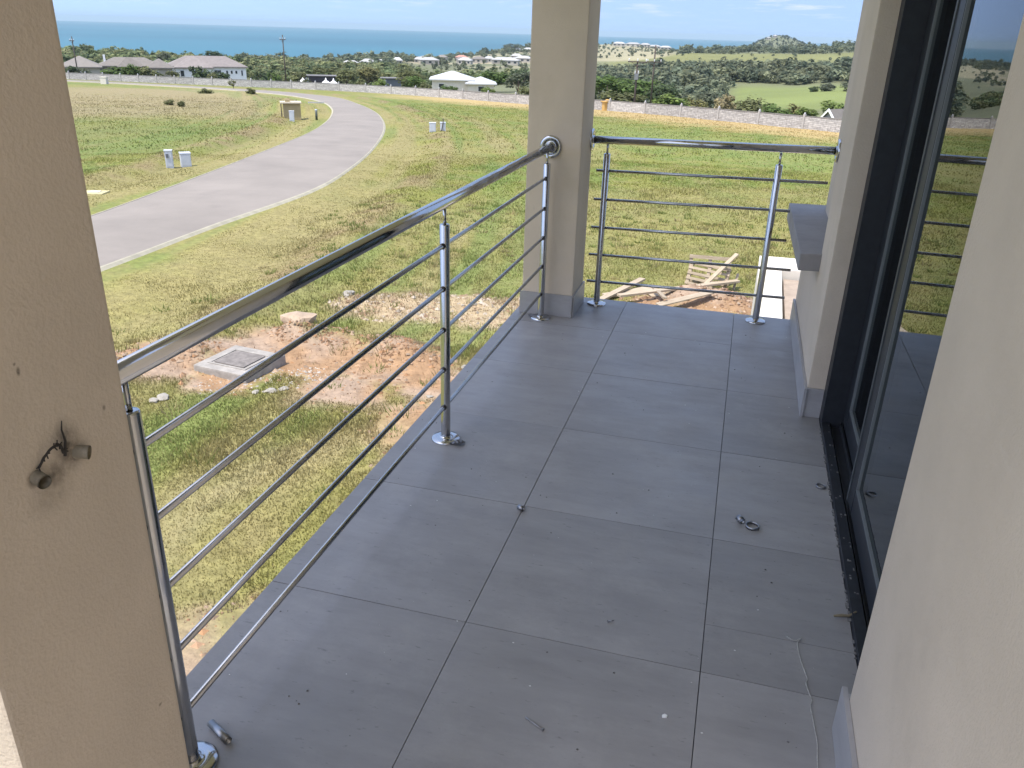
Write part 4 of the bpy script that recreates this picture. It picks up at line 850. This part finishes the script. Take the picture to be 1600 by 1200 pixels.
TREES = [
 (-30.3,186.5,12.5,-6.0,'green','tree','bright green round tree beside the far pillar behind the wall'),
 (-22.4,182.6,10,-6.3,'green','tree','bright green tree behind the leaning service pole'),
 (-16.9,178.1,8,-7.3,'dark','tree','dark green tree right of the taller service pole'),
 (-23.0,162.3,9.5,-7.9,'olive','bush','wide olive shrub behind the mustard pillar'),
 (-11.6,138.5,6,-8.0,'lime','bush','lime green shrub just over the wall by the taller pole'),
 (-9.5,168.7,5,-8.2,'yellow','bush','yellowish shrub left of the blossoming shrub'),
 (-3.8,148.9,4.3,-6.4,'blossom','bush','cream blossoming shrub showing above the wall'),
 (0.6,154.0,8,-6.9,'olive','bush','broad olive shrub right of the blossoming shrub'),
 (4.7,148.9,5.5,-7.8,'green','bush','green leafy shrub at the foot of the near field'),
 (8.6,153.8,5,-8.3,'yellow','bush','pale green shrub left of the gable roof'),
 (-8.1,188.8,6,-8.4,'grey','tree','grey green tree behind the yellowish shrub'),
 (2.7,159.0,5.5,-8.4,'olive','bush','low olive shrub below the near field'),
 (17.7,188.2,7,-9.0,'lime','bush','bright green shrub above the gable roof'),
 (21.8,328.3,4.5,-13.4,'dark','bush','narrow dark tree alone in the near field'),
 (26.0,328.0,7.5,-12.2,'grey','bush','round grey tree in the near field'),
 (34.5,327.4,9,-11.4,'grey','bush','grey tree at the right edge of the near field'),
 (9.0,138.7,4.5,-8.6,'lime','bush','small lime shrub peeping over the wall left of the gable'),
 (-145.0,157.3,5,-7.5,'dark','bush','dark shrub at the left end of the wall beside the near pillar'),
 (-143.0,158.9,4.2,-7.9,'grey','bush','grey shrub below the left bungalow roof'),
 (-137.8,163.6,6.8,-7.5,'green','bush','dense green shrub in front of the left bungalow'),
 (-136.0,166.3,5.5,-7.3,'green','bush','green shrub in the middle of the hedge before the left bungalow'),
 (-134.4,169.9,6,-7.5,'olive','bush','olive shrub before the right wing of the left bungalow'),
 (-131.8,174.3,5.4,-8.5,'olive','bush','low olive shrub between the two bungalows'),
 (-130.0,182.4,5.6,-7.2,'dark','bush','dark green shrub in front of the white bungalow'),
 (-126.2,185.4,5,-8.7,'dark','bush','low dark shrub right of the tallest one before the white bungalow'),
 (-124.6,179.9,3.4,-9.3,'olive','bush','small olive shrub over the wall below the white bungalow'),
 (-117.9,196.1,4,-8.8,'green','bush','green shrub left of the street lamp pole'),
 (-123.2,198.8,4.6,-8.8,'dark','bush','dark shrub right of the white bungalow'),
 (-107.2,190.8,5.4,-8.4,'olive','bush','olive shrub right of the street lamp pole'),
 (-122.0,230.5,9,-9.5,'olive','tree','olive tree behind the long dark shed'),
 (-110.7,222.9,8,-9.4,'olive','tree','olive tree between the two sheds'),
 (-109.3,234.6,9,-9.2,'yellow','tree','pale green tree behind the wall between the sheds'),
 (-81.8,181.3,4.4,-8.4,'lime','bush','lime shrub in front of the grey shed'),
 (-83.0,202.5,8,-8.0,'olive','tree','olive tree right of the grey shed'),
 (-70.6,175.2,5.4,-7.8,'green','tree','green tree left of the white roofed house'),
 (-63.0,162.0,3.2,-8.2,'olive','bush','small olive shrub before the white roofed house'),
 (-46.6,172.7,8,-6.2,'grey','loose','bare branched grey tree beside the far pillar'),
 (-63.3,209.5,10,-7.8,'green','tree','green tree behind the white roofed house'),
 (-60.0,222.0,9,-7.4,'dark','tree','dark tree right of the white roofed house'),
 (-40.9,158.7,4.0,-7.6,'olive','bush','olive shrub just left of the far pillar'),
 (-56.0,156.5,3.2,-8.0,'green','bush','green shrub covering the front of the white roofed house'),
 (-45.0,146.0,3.6,-7.7,'lime','bush','lime shrub over the wall right of the white roofed house'),
 (-271.6,394.4,17,-11.6,'dark','tree','flat topped dark tree behind the white bungalow'),
 (-254.0,333.1,8,-11.2,'grey','tree','feathery grey tree left of the white bungalow roof'),
 (-364.0,1298.8,30,-15.5,'grey','tree','large lone tree on the distant headland skyline')]
for t in TREES: tree(*t[:7], cat='shrub' if t[5] == 'bush' and 'shrub' in t[6] else 'tree', group=BW)
sap = tree(-87.1, 131.6, 1.9, -7.9, 'olive', 'loose', 'thin wind bent sapling in front of the boundary wall', 'tree', name='sapling')
for x, y, w, h, k, lab in [(-59.7,77.9,1.2,0.85,'olive','dark little shrub in the rough grass, left of two'), (-56.6,75.8,1.1,0.75,'olive','dark little shrub in the rough grass, right of two'), (-65.5,103.0,1.6,0.9,'olive','dark weedy bush on the hump behind the tan kiosk'), (-76.0,108.0,2.2,1.0,'olive','grey dry bush in the brown rough grass')]:
    z = gh(x, y); tree(x, y, w, z+h, k, 'bush', lab, 'shrub')

# forests too far to tell the trees apart
FOREST = vmat('distant_foliage', 0.85, 0.25, 0.25, 0, translucent=True)
_ft = [crown_arrays(np.random.default_rng(900+i), 12, 10, 0.19, (1, 1, 0.95), 0.3) for i in range(5)]
HOUSE_KEEP = []
def forest(name, label, az0, az1, d0, d1, n, size, tones, mask=None):
    Vs = []; Fs = []; Cs = []; o = 0; az = rng.uniform(az0, az1, n*3); d = np.sqrt(rng.uniform(d0*d0, d1*d1, n*3))
    x = -np.sin(np.radians(az))*d; y = np.cos(np.radians(az))*d; keep = np.ones(len(x), bool)
    if mask is not None: keep &= mask(x, y, az, d)
    for hx, hy, hw in HOUSE_KEEP:                                   # nothing grows inside or right in front of a house
        hd = math.hypot(hx, hy); u = (x*hx+y*hy)/hd; v = np.abs(x*hy-y*hx)/hd; keep &= ~((u > hd-hw*3.5) & (u < hd+hw*0.7) & (v < hw*0.62))
    x = x[keep][:n]; y = y[keep][:n]; z = ground_h(x, y); s = size*np.clip(rng.lognormal(-0.28, 0.33, len(x)), 0.4, 1.35)*(0.72+0.28*sstep(300, 420, np.hypot(x, y))); tn = np.array(tones)[rng.integers(0, len(tones), len(x))]*rng.uniform(0.75, 1.25, (len(x), 1))
    for i in range(len(x)):
        V, F, sh = _ft[i % 5]; a = rng.uniform(0, 6.28); c_, s_ = math.cos(a), math.sin(a); q = V*np.array((s[i]*0.62, s[i]*0.62, s[i]*0.5*rng.uniform(0.8, 1.25)))
        Vs.append(np.stack([q[:, 0]*c_-q[:, 1]*s_+x[i], q[:, 0]*s_+q[:, 1]*c_+y[i], q[:, 2]+z[i]-s[i]*0.12], 1)); Fs.append(F+o); o += len(V); Cs.append(tn[i][None]*sh[:, None])
    return tag(bulk(name, np.concatenate(Vs), np.concatenate(Fs), FOREST, np.concatenate(Cs)), label, 'trees', kind='stuff')

# ---------------------------------------------------------------- houses
ROOFW = mat('pale_sheet_roof', (0.36, 0.35, 0.33), 0.6, var=0.05, objrand=0.12); ROOFT = mat('pinkish_tiled_roof', (0.215, 0.185, 0.17), 0.85, var=0.12, vscale=1.2, objrand=0.1)
ROOFG = mat('grey_tiled_roof', (0.175, 0.155, 0.135), 0.85, var=0.12, vscale=1.2, objrand=0.1); ROOFR = mat('red_tiled_roof', (0.40, 0.20, 0.15), 0.85, var=0.15, vscale=1.2)
WALLC = mat('cream_house_wall', (0.38, 0.345, 0.285), 0.85, objrand=0.12); WIND = mat('dark_window_glass', (0.03, 0.035, 0.045), 0.15)
def hip(mb, x0, x1, y0, y1, z0, z1, ridge=0.5, ov=0.5):
    x0 -= ov; x1 += ov; y0 -= ov; y1 += ov; hw = (y1-y0)/2; ym = (y0+y1)/2; rl = min(hw, (x1-x0)/2*0.98)*ridge*2
    a, b = x0+rl, x1-rl
    return mb.add([(x0,y0,z0),(x1,y0,z0),(x1,y1,z0),(x0,y1,z0),(a,ym,z1),(b,ym,z1),(x0,y0,z0-0.25),(x1,y0,z0-0.25),(x1,y1,z0-0.25),(x0,y1,z0-0.25)],
                  [(0,1,5,4),(1,2,5),(2,3,4,5),(3,0,4),(0,6,7,1),(1,7,8,2),(2,8,9,3),(3,9,6,0),(9,8,7,6)])
def far_house(x, y, w, dpt, wall_h, roof_h, label, roofm=None, wallm=None, wins=3, zc=None, group='houses of the coastal village', rz=None):
    z = gh(x, y)-0.6; rz = rz if rz is not None else math.atan2(y, x)-math.pi/2+random.uniform(-0.3, 0.3)
    e = empty('house', (x, y, z), rz); tag(e, label, 'house', group)
    MB().box(-w/2, w/2, -dpt/2, dpt/2, 0, wall_h).build('wall', wallm or WALLC, e)
    hip(MB(), -w/2, w/2, -dpt/2, dpt/2, wall_h+0.26, wall_h+0.26+roof_h).build('roof', roofm or ROOFW, e)
    for k in range(wins):
        xx = -w/2+w*(k+0.5)/wins; ww = w/wins*0.22; f = MB().box(xx-ww, xx+ww, -dpt/2-0.06, -dpt/2-0.005, wall_h*0.45, wall_h*0.82).build('window', WIND, e)
    HOUSE_KEEP.append((x, y, w)); return e
V1 = [(-359.6,931.9,22,'long pale house at the left end of the village',ROOFW),(-305.0,792.2,18,'cream house on the front row at the left of the village',ROOFW),(-332.1,835.2,10,'small cream house left of the front row',ROOFW),(-361.9,984.4,12,'pale house behind the left end of the village',ROOFG),
 (-350.1,1020.5,15,'house with a pinkish red roof in the village',ROOFR),(-307.8,897.5,11,'small house below the red roofed one',ROOFT),(-271.9,804.2,13,'cream house above the bare red bank',ROOFW),(-289.4,903.6,16,'tan roofed house in the middle of the village',ROOFG),(-294.3,954.5,11,'narrow pale house behind the tan roofed one',ROOFW),
 (-252.2,862.8,20,'large modern white house on the village slope',ROOFW),(-227.6,807.4,17,'pale roofed house on the lower right of the village',ROOFW),(-277.4,1011.5,13,'white house high up right of the village',ROOFW),(-243.5,917.1,19,'wide pale roofed house next to the far pillar',ROOFW),(-356.1,1301.0,15,'white house up on the headland, left of two',ROOFW),(-340.0,1305.3,14,'white house up on the headland, right of two',ROOFW),
 (-307.2,627.7,15,'white roof among trees left of the village',ROOFW),(-303.6,651.6,12,'gleaming white house among trees left of the village',ROOFW),(-299.0,665.5,6,'tiny white outbuilding among the trees',ROOFW),(-293.2,687.8,8,'small cream house among grey trees',ROOFW)]
for x, y, w, lab, rm in V1: far_house(x, y, w, w*0.6, 4.6 if w > 10 else 3.6, 2.4, lab, rm)
V2 = [(-265.2,1728.7,24,'pale house at the left of the distant flats'),(-251.9,1831.7,30,'long white house on the distant flats'),(-227.1,1834.9,20,'white house beside the long one on the distant flats'),(-213.4,1886.9,26,'white house above the taller service pole'),(-180.3,1789.9,22,'white house right of the taller service pole'),(-126.0,1694.3,14,'small white house at the start of the tree belt'),(-75.6,1647.2,14,'white house peeping from the tree belt, left'),(-41.3,1598.4,20,'white house peeping from the tree belt near the conical hill')]
for x, y, w, lab in V2: far_house(x, y, w, w*0.5, 5.5, 3.0, lab, ROOFW, None, 3, group='houses on the distant flats')
for x, y, lab in [(38,2440,'upper white house on the conical hill'),(22,2425,'lower white house on the conical hill')]: far_house(x, y, 11, 8, 4.5, 2.2, lab, ROOFW, None, 2, group='houses on the conical hill')
# left bungalow with several hipped roofs
def bungalow(name, cx, cy, rz, wings, label, roofm, wallm, chim=None, wins=(), z=None):
    z0 = z if z is not None else gh(cx, cy)-0.5; e = empty(name, (cx, cy, z0), rz); tag(e, label, 'house', 'bungalows behind the boundary wall'); HOUSE_KEEP.append((cx, cy, 14))
    for (x0, x1, y0, y1, h, rh) in wings:
        MB().box(x0, x1, y0, y1, 0, h).build('wall', wallm, e); hip(MB(), x0, x1, y0, y1, h+0.26, h+0.26+rh, 0.5, 0.6).build('roof', roofm, e)
    if chim: MB().box(*chim).build('chimney', WHITE, e)
    for (x, y, w, za, zb) in wins:
        f = MB().box(x-w/2, x+w/2, y-0.09, y-0.02, za, zb).build('window', WHITE, e); n_ = max(1, int(w/0.8))
        for k in range(n_): MB().box(x-w/2+0.07+k*(w-0.07)/n_, x-w/2+(k+1)*(w-0.07)/n_, y-0.13, y-0.092, za+0.08, zb-0.08).build('pane', WIND, f)
    return e
zb = gh(-153, 183)-0.4
bungalow('bungalow', -154.5, 182.5, 0.70, [(-11.5,-3.0,-5.5,3.0,2.9,2.3),(-3.0,11.0,-1.0,6.0,3.0,1.9),(1.5,6.0,-3.0,0.5,2.9,2.1),(8.0,13.5,-4.2,3.0,2.8,2.0)], 'sprawling bungalow with grey brown hipped roofs behind the left wall', ROOFG, WALLC, (-2.0,-1.5,1.5,2.0,4.0,5.7), [(-8,-5.5,1.6,0.9,2.1),(9.5,-4.2,1.6,0.9,2.1)], zb)
zb = gh(-146, 208)-0.2
bungalow('bungalow', -145.5, 208.0, 0.66, [(-9.8,10.0,-5.0,4.5,3.9,2.5),(-8.0,1.0,-6.4,2.0,3.7,2.7)], 'white walled bungalow with pinkish hipped roof facing the sea', ROOFT, WHITE, (-10.6,-9.9,-3.5,-2.8,2.0,4.9), [(2.6,-5.0,1.8,2.3,3.3),(5.0,-5.0,0.6,2.3,3.2),(6.2,-5.0,0.6,2.3,3.2),(7.4,-5.0,0.6,2.3,3.2),(8.9,-5.0,0.5,1.8,3.3),(-6.5,-6.4,1.0,1.6,3.2),(-3.5,-6.4,1.2,1.6,3.2)], zb)
bungalow('house', -61.0, 177.5, 0.33, [(-6.0,2.6,-3.4,4.6,2.9,1.5),(1.6,7.2,-4.4,2.2,2.3,1.2)], 'house with a broad gleaming white sheet roof behind the wall', mat('gleaming_white_roof', (0.50, 0.50, 0.49), 0.5), CREAM, None, [(-4,-3.4,1.2,1.2,2.3),(4.5,-4.4,1.4,0.9,2.0)], gh(-61, 177.5)+0.15)
# sheds
for x, y, w, d, h, m, lab in [(-110.2,206.4,8.0,4,2.6,mat('dark_shed_wall', (0.035, 0.03, 0.04), 0.7), 'long dark shed with flat roof behind the wall'), (-95.3,219.2,5.2,4,2.9,mat('grey_shed_wall', (0.10, 0.11, 0.125), 0.7), 'grey blue shed with sloping roof behind the wall')]:
    e = empty('shed', (x, y, gh(x, y)+0.1), math.atan2(y, x)-math.pi/2); tag(e, lab, 'shed'); HOUSE_KEEP.append((x, y, w))
    MB().box(-w/2, w/2, -d/2, d/2, -0.5, h).build('wall', m, e); MB().box(-w/2-0.4, w/2+0.4, -d/2-0.5, d/2+0.4, h+0.001, h+0.16).build('roof', mat('shed_roof', (0.16, 0.15, 0.145), 0.8), e)
    MB().box(-w/2+0.4, -w/2+1.2, -d/2-0.04, -d/2-0.003, 0.9, h-0.4).build('window', PVC, e)
for i, (x, y) in enumerate([(-112.5, 197.6), (-110.7, 198.4), (-105.6, 201.0), (-103.8, 201.7)]):
    e = empty('tent', (x, y, gh(x, y)), 0.4); tag(e, ['small white peaked tent left of the dark shed', 'small white peaked tent before the left end of the dark shed', 'white peaked tent before the right end of the dark shed', 'white peaked tent right of the dark shed'][i], 'tent', 'white tents by the sheds')
    MB().lathe([(1.1, 1.1), (0.7, 1.45), (0.25, 1.75), (0.06, 2.35), (0.0, 2.4)], 8).build('canopy', WHITE, e)
    for a in (0.8, 2.4, 3.9, 5.5): MB().tube([(math.cos(a), math.sin(a), 0), (math.cos(a), math.sin(a), 1.12)], 0.05, 6).build('leg', WHITE, e)
gz = gh(12.5, 123.5)
ge = empty('house', (12.6, 124.5, gz-0.4), 0.85); tag(ge, 'house gable with white bargeboards rising just above the wall at right', 'house'); HOUSE_KEEP.append((12.6, 124.5, 8))
pk = -7.25-(gz-0.4); hw = 1.9; ev = pk-2.2
MB().add([(-2.4,-hw,0),(6,-hw,0),(6,hw,0),(-2.4,hw,0),(-2.4,-hw,ev),(6,-hw,ev),(6,hw,ev),(-2.4,hw,ev),(-2.4,0,pk-0.15),(6,0,pk-0.15)], [(0,1,5,4),(2,3,7,6),(3,0,4,8,7),(1,2,6,9,5)]).build('wall', mat('grey_gable_wall', (0.30, 0.29, 0.28), 0.9), ge)
MB().add([(-2.7,-hw-0.4,ev-0.4),(6.2,-hw-0.4,ev-0.4),(6.2,0,pk),(-2.7,0,pk),(6.2,hw+0.4,ev-0.4),(-2.7,hw+0.4,ev-0.4)], [(0,1,2,3),(3,2,4,5)]).build('roof', ROOFG, ge)
for s_ in (-1, 1):
    MB().add([(-2.85,0,pk+0.1),(-2.7,0,pk+0.1),(-2.7,s_*(hw+0.5),ev-0.35),(-2.85,s_*(hw+0.5),ev-0.35),(-2.85,0,pk-0.25),(-2.7,0,pk-0.25),(-2.7,s_*(hw+0.5),ev-0.7),(-2.85,s_*(hw+0.5),ev-0.7)], [(0,1,2,3),(4,5,6,7),(0,1,5,4),(1,2,6,5),(2,3,7,6),(3,0,4,7)]).build('bargeboard', WHITE, ge)

# forests (after the houses, so that clearings stay open)
g1 = [(0.155,0.185,0.085), (0.185,0.20,0.09), (0.14,0.175,0.085), (0.20,0.205,0.10)]; g2 = [(0.15,0.17,0.105), (0.17,0.185,0.11), (0.13,0.155,0.10), (0.18,0.19,0.11)]
forest('dune_forest', 'dense dune forest between the bungalows and the sea', 29, 50, 300, 720, 2300, 6.2, g1)
forest('valley_wood', 'green woodland between the wall and the village', 12.5, 31, 250, 640, 2200, 5.6, g1, lambda x, y, a, d: ((d > 300) | (a > 21)) & ((d < 380) | (a > 22.5)))
forest('ridge_forest', 'dark wooded dune ridge left of the village', 20, 33, 640, 960, 1300, 8, g2, lambda x, y, a, d: (a > 23.0) | (d > 880))
forest('village_trees', 'scattered garden trees among the village houses', 12.5, 23.5, 640, 1250, 260, 5, g2)
forest('headland_wood', 'low bush covering the distant headland', 10.5, 20, 1250, 1650, 700, 8, g2)
forest('gum_wood', 'grey green gum trees filling the valley below the far field', -9, 11.5, 250, 640, 2100, 7.4, g2, lambda x, y, a, d: ~((a < 1.8) & (d < 440)) & ~((a < 5.5) & (d > 600)))
forest('tree_belt', 'grey tree belt along the top of the far field', -9, 4.8, 1010, 1420, 900, 8.5, g2)
forest('scrub', 'dark scrub dotted over the distant coastal flats', 4.8, 13, 1000, 2050, 330, 5, g2)
forest('hill_bush', 'bush covering the conical hill', -3.2, 1.2, 2250, 2700, 1000, 5, [(0.09,0.10,0.055), (0.08,0.095,0.05)])
forest('field_bushes', 'scattered bushes in the far field', -8, 8, 660, 980, 26, 4.5, g2)

# ---------------------------------------------------------------- service poles
def cross_pole(x, y, top, label, arms, kit=False):
    z = gh(x, y)-0.3; h = top-z; e = empty('service_pole', (x, y, z), random.uniform(-0.15, 0.15)+0.1); tag(e, label, 'pole', 'wooden service poles')
    MB().tube([(0, 0, 0), (0, 0, h)], [0.15, 0.105], 12).build('pole', POLE, e)
    for dz, w in arms:
        MB().box(-w/2, w/2, -0.18, -0.1, h-dz-0.07, h-dz+0.07).build('crossarm', POLE, e)
        for xx in (-w/2+0.12, 0.0, w/2-0.12): MB().lathe([(0.05, 0), (0.09, 0.08), (0.05, 0.16), (0.08, 0.24), (0, 0.34)], 8, org=(xx, -0.14, h-dz+0.075)).build('insulator', INSUL, e)
        for s_ in (-1, 1): MB().tube([(s_*w*0.3, -0.14, h-dz-0.07), (0, -0.14, h-dz-0.55)], 0.03, 6).build('brace', POLE, e)
    if kit:
        MB().box(-0.25, 0.25, -0.5, -0.17, h-2.2, h-1.5).build('transformer', STEELD, e)
        for xx in (-0.2, 0.2): MB().lathe([(0.04, 0), (0.07, 0.1), (0.04, 0.2), (0.06, 0.3), (0, 0.4)], 8, org=(xx, -0.3, h-1.499)).build('bushing', INSUL, e)
    return e
cross_pole(-14.0, 110.0, -1.75, 'shorter service pole with loaded crossarm standing before the wall', [(0.1, 2.4)], True)
cross_pole(-14.5, 133.1, -0.1, 'taller service pole with lower crossarm behind the wall', [(2.35, 2.2)])
for x, y, top, lab in [(-150.4,165.8,-2.7,'leaning service pole by the left bungalow'), (-97.6,167.5,-0.9,'tall service pole standing against the sea behind the wall')]:
    cross_pole(x, y, top, lab, [(0.9, 1.3)])

# ---------------------------------------------------------------- grass
GRASS = vmat('grass_blades', 0.85, 0.18, 1.5, 0, translucent=True)
def grass():
    bands = [(5.5, 13, 140000, 0.062, 0.0085), (13, 24, 80000, 0.062, 0.013), (24, 48, 95000, 0.07, 0.022), (48, 135, 110000, 0.09, 0.045)]
    VV = []; CC = []
    for d0, d1, n, h, w in bands:
        az = rng.uniform(-8, 47, n); d = np.sqrt(rng.uniform(d0*d0, d1*d1, n)); x = -np.sin(np.radians(az))*d; y = np.cos(np.radians(az))*d
        c = zone_cols(x, y); dr = dist_poly(x, y, RC); rw = dr < 2.9
        soil = (c[:, 0]/np.maximum(c[:, 1], 1e-3)) > 1.33
        keep = ~rw & (rng.random(n) > sstep(90, 132, d)) & ~(soil & (d < 30) & (rng.random(n) < 0.96)) & ~((x > 0.85) & (y < 15.2)) & ~((x > -1.0) & (y < 4))
        keep &= ~((np.abs(x+7.15) < 0.75) & (np.abs(y-10.05) < 0.75))
        x, y, c, d = x[keep], y[keep], c[keep], d[keep]; m = len(x); z = ground_h(x, y)
        patch = 0.35+2.6*np.maximum(fbm(x*0.7+40, y*0.7, 3)-0.2, 0)**1.5
        hh = h*rng.uniform(0.5, 1.4, m)*patch*(0.35+0.65*sstep(3, 7.5, dr[keep])); ww = w*rng.uniform(0.6, 1.3, m); a = rng.uniform(0, 6.28, m); ln = rng.uniform(0, 0.9, m)*hh; b = rng.uniform(0, 6.28, m)
        p0 = np.stack([x-np.cos(a)*ww, y-np.sin(a)*ww, z-0.01], 1); p1 = np.stack([x+np.cos(a)*ww, y+np.sin(a)*ww, z-0.01], 1); p2 = np.stack([x+np.cos(b)*ln, y+np.sin(b)*ln, z+hh], 1)
        VV.append(np.stack([p0, p1, p2], 1).reshape(-1, 3)); t = rng.uniform(0.95, 1.5, (m, 1)); straw = (rng.random((m, 1)) < 0.13)
        cc = c*t; cc = np.where(straw, np.array((0.29, 0.245, 0.11))*t*0.9, cc); CC.append(np.repeat(cc, 3, 0))
    n = 520; az = rng.uniform(-8, 47, n); d = np.sqrt(rng.uniform(49, 30*30, n)); cx = -np.sin(np.radians(az))*d; cy = np.cos(np.radians(az))*d   # taller tussocks
    ok = (dist_poly(cx, cy, RC) > 5.0) & ~((cx > 0.6) & (cy < 15.5)) & (np.hypot(cx+7.15, cy-10.05) > 1.3); cx, cy = cx[ok], cy[ok]; kk = 26; sz = np.repeat(rng.uniform(0.5, 1.5, len(cx)), kk)
    rr = 0.16*np.sqrt(rng.random(len(cx)*kk))*sz; th = rng.uniform(0, 6.28, len(rr)); x = np.repeat(cx, kk)+rr*np.cos(th); y = np.repeat(cy, kk)+rr*np.sin(th); z = ground_h(x, y); m = len(x)
    hh = rng.uniform(0.05, 0.14, m)*sz; ww = rng.uniform(0.006, 0.013, m)*(0.6+np.hypot(x, y)/25); b = th+rng.uniform(-0.6, 0.6, m); ln = hh*rng.uniform(0.2, 0.9, m); a = rng.uniform(0, 6.28, m)
    VV.append(np.stack([np.stack([x-np.cos(a)*ww, y-np.sin(a)*ww, z-0.01], 1), np.stack([x+np.cos(a)*ww, y+np.sin(a)*ww, z-0.01], 1), np.stack([x+np.cos(b)*ln, y+np.sin(b)*ln, z+hh], 1)], 1).reshape(-1, 3))
    kind = np.repeat(rng.random(len(cx)) < 0.4, kk)[:, None]; cc = np.where(kind, np.array((0.30, 0.25, 0.12)), np.array((0.165, 0.195, 0.055)))*rng.uniform(0.85, 1.35, (m, 1)); CC.append(np.repeat(cc, 3, 0))
    V = np.concatenate(VV); tag(bulk('grass', V, np.arange(len(V)).reshape(-1, 3), GRASS, np.concatenate(CC)), 'rough sunlit grass covering the open plot', 'grass', kind='stuff')
grass()

# ---------------------------------------------------------------- sea air
hz = MB().box(-42000, 42000, -42000, 42000, -420, 60).build('haze'); tag(hz, kind='stuff')
hm = bpy.data.materials.new('sea_haze'); hm.use_nodes = True; n = hm.node_tree.nodes; n.remove(n['Principled BSDF'])
pv = n.new('ShaderNodeVolumePrincipled'); pv.inputs['Color'].default_value = (0.54, 0.69, 0.76, 1); pv.inputs['Density'].default_value = 0.00007; pv.inputs['Anisotropy'].default_value = 0.0
hm.node_tree.links.new(pv.outputs[0], n['Material Output'].inputs['Volume']); hz.data.materials.append(hm)
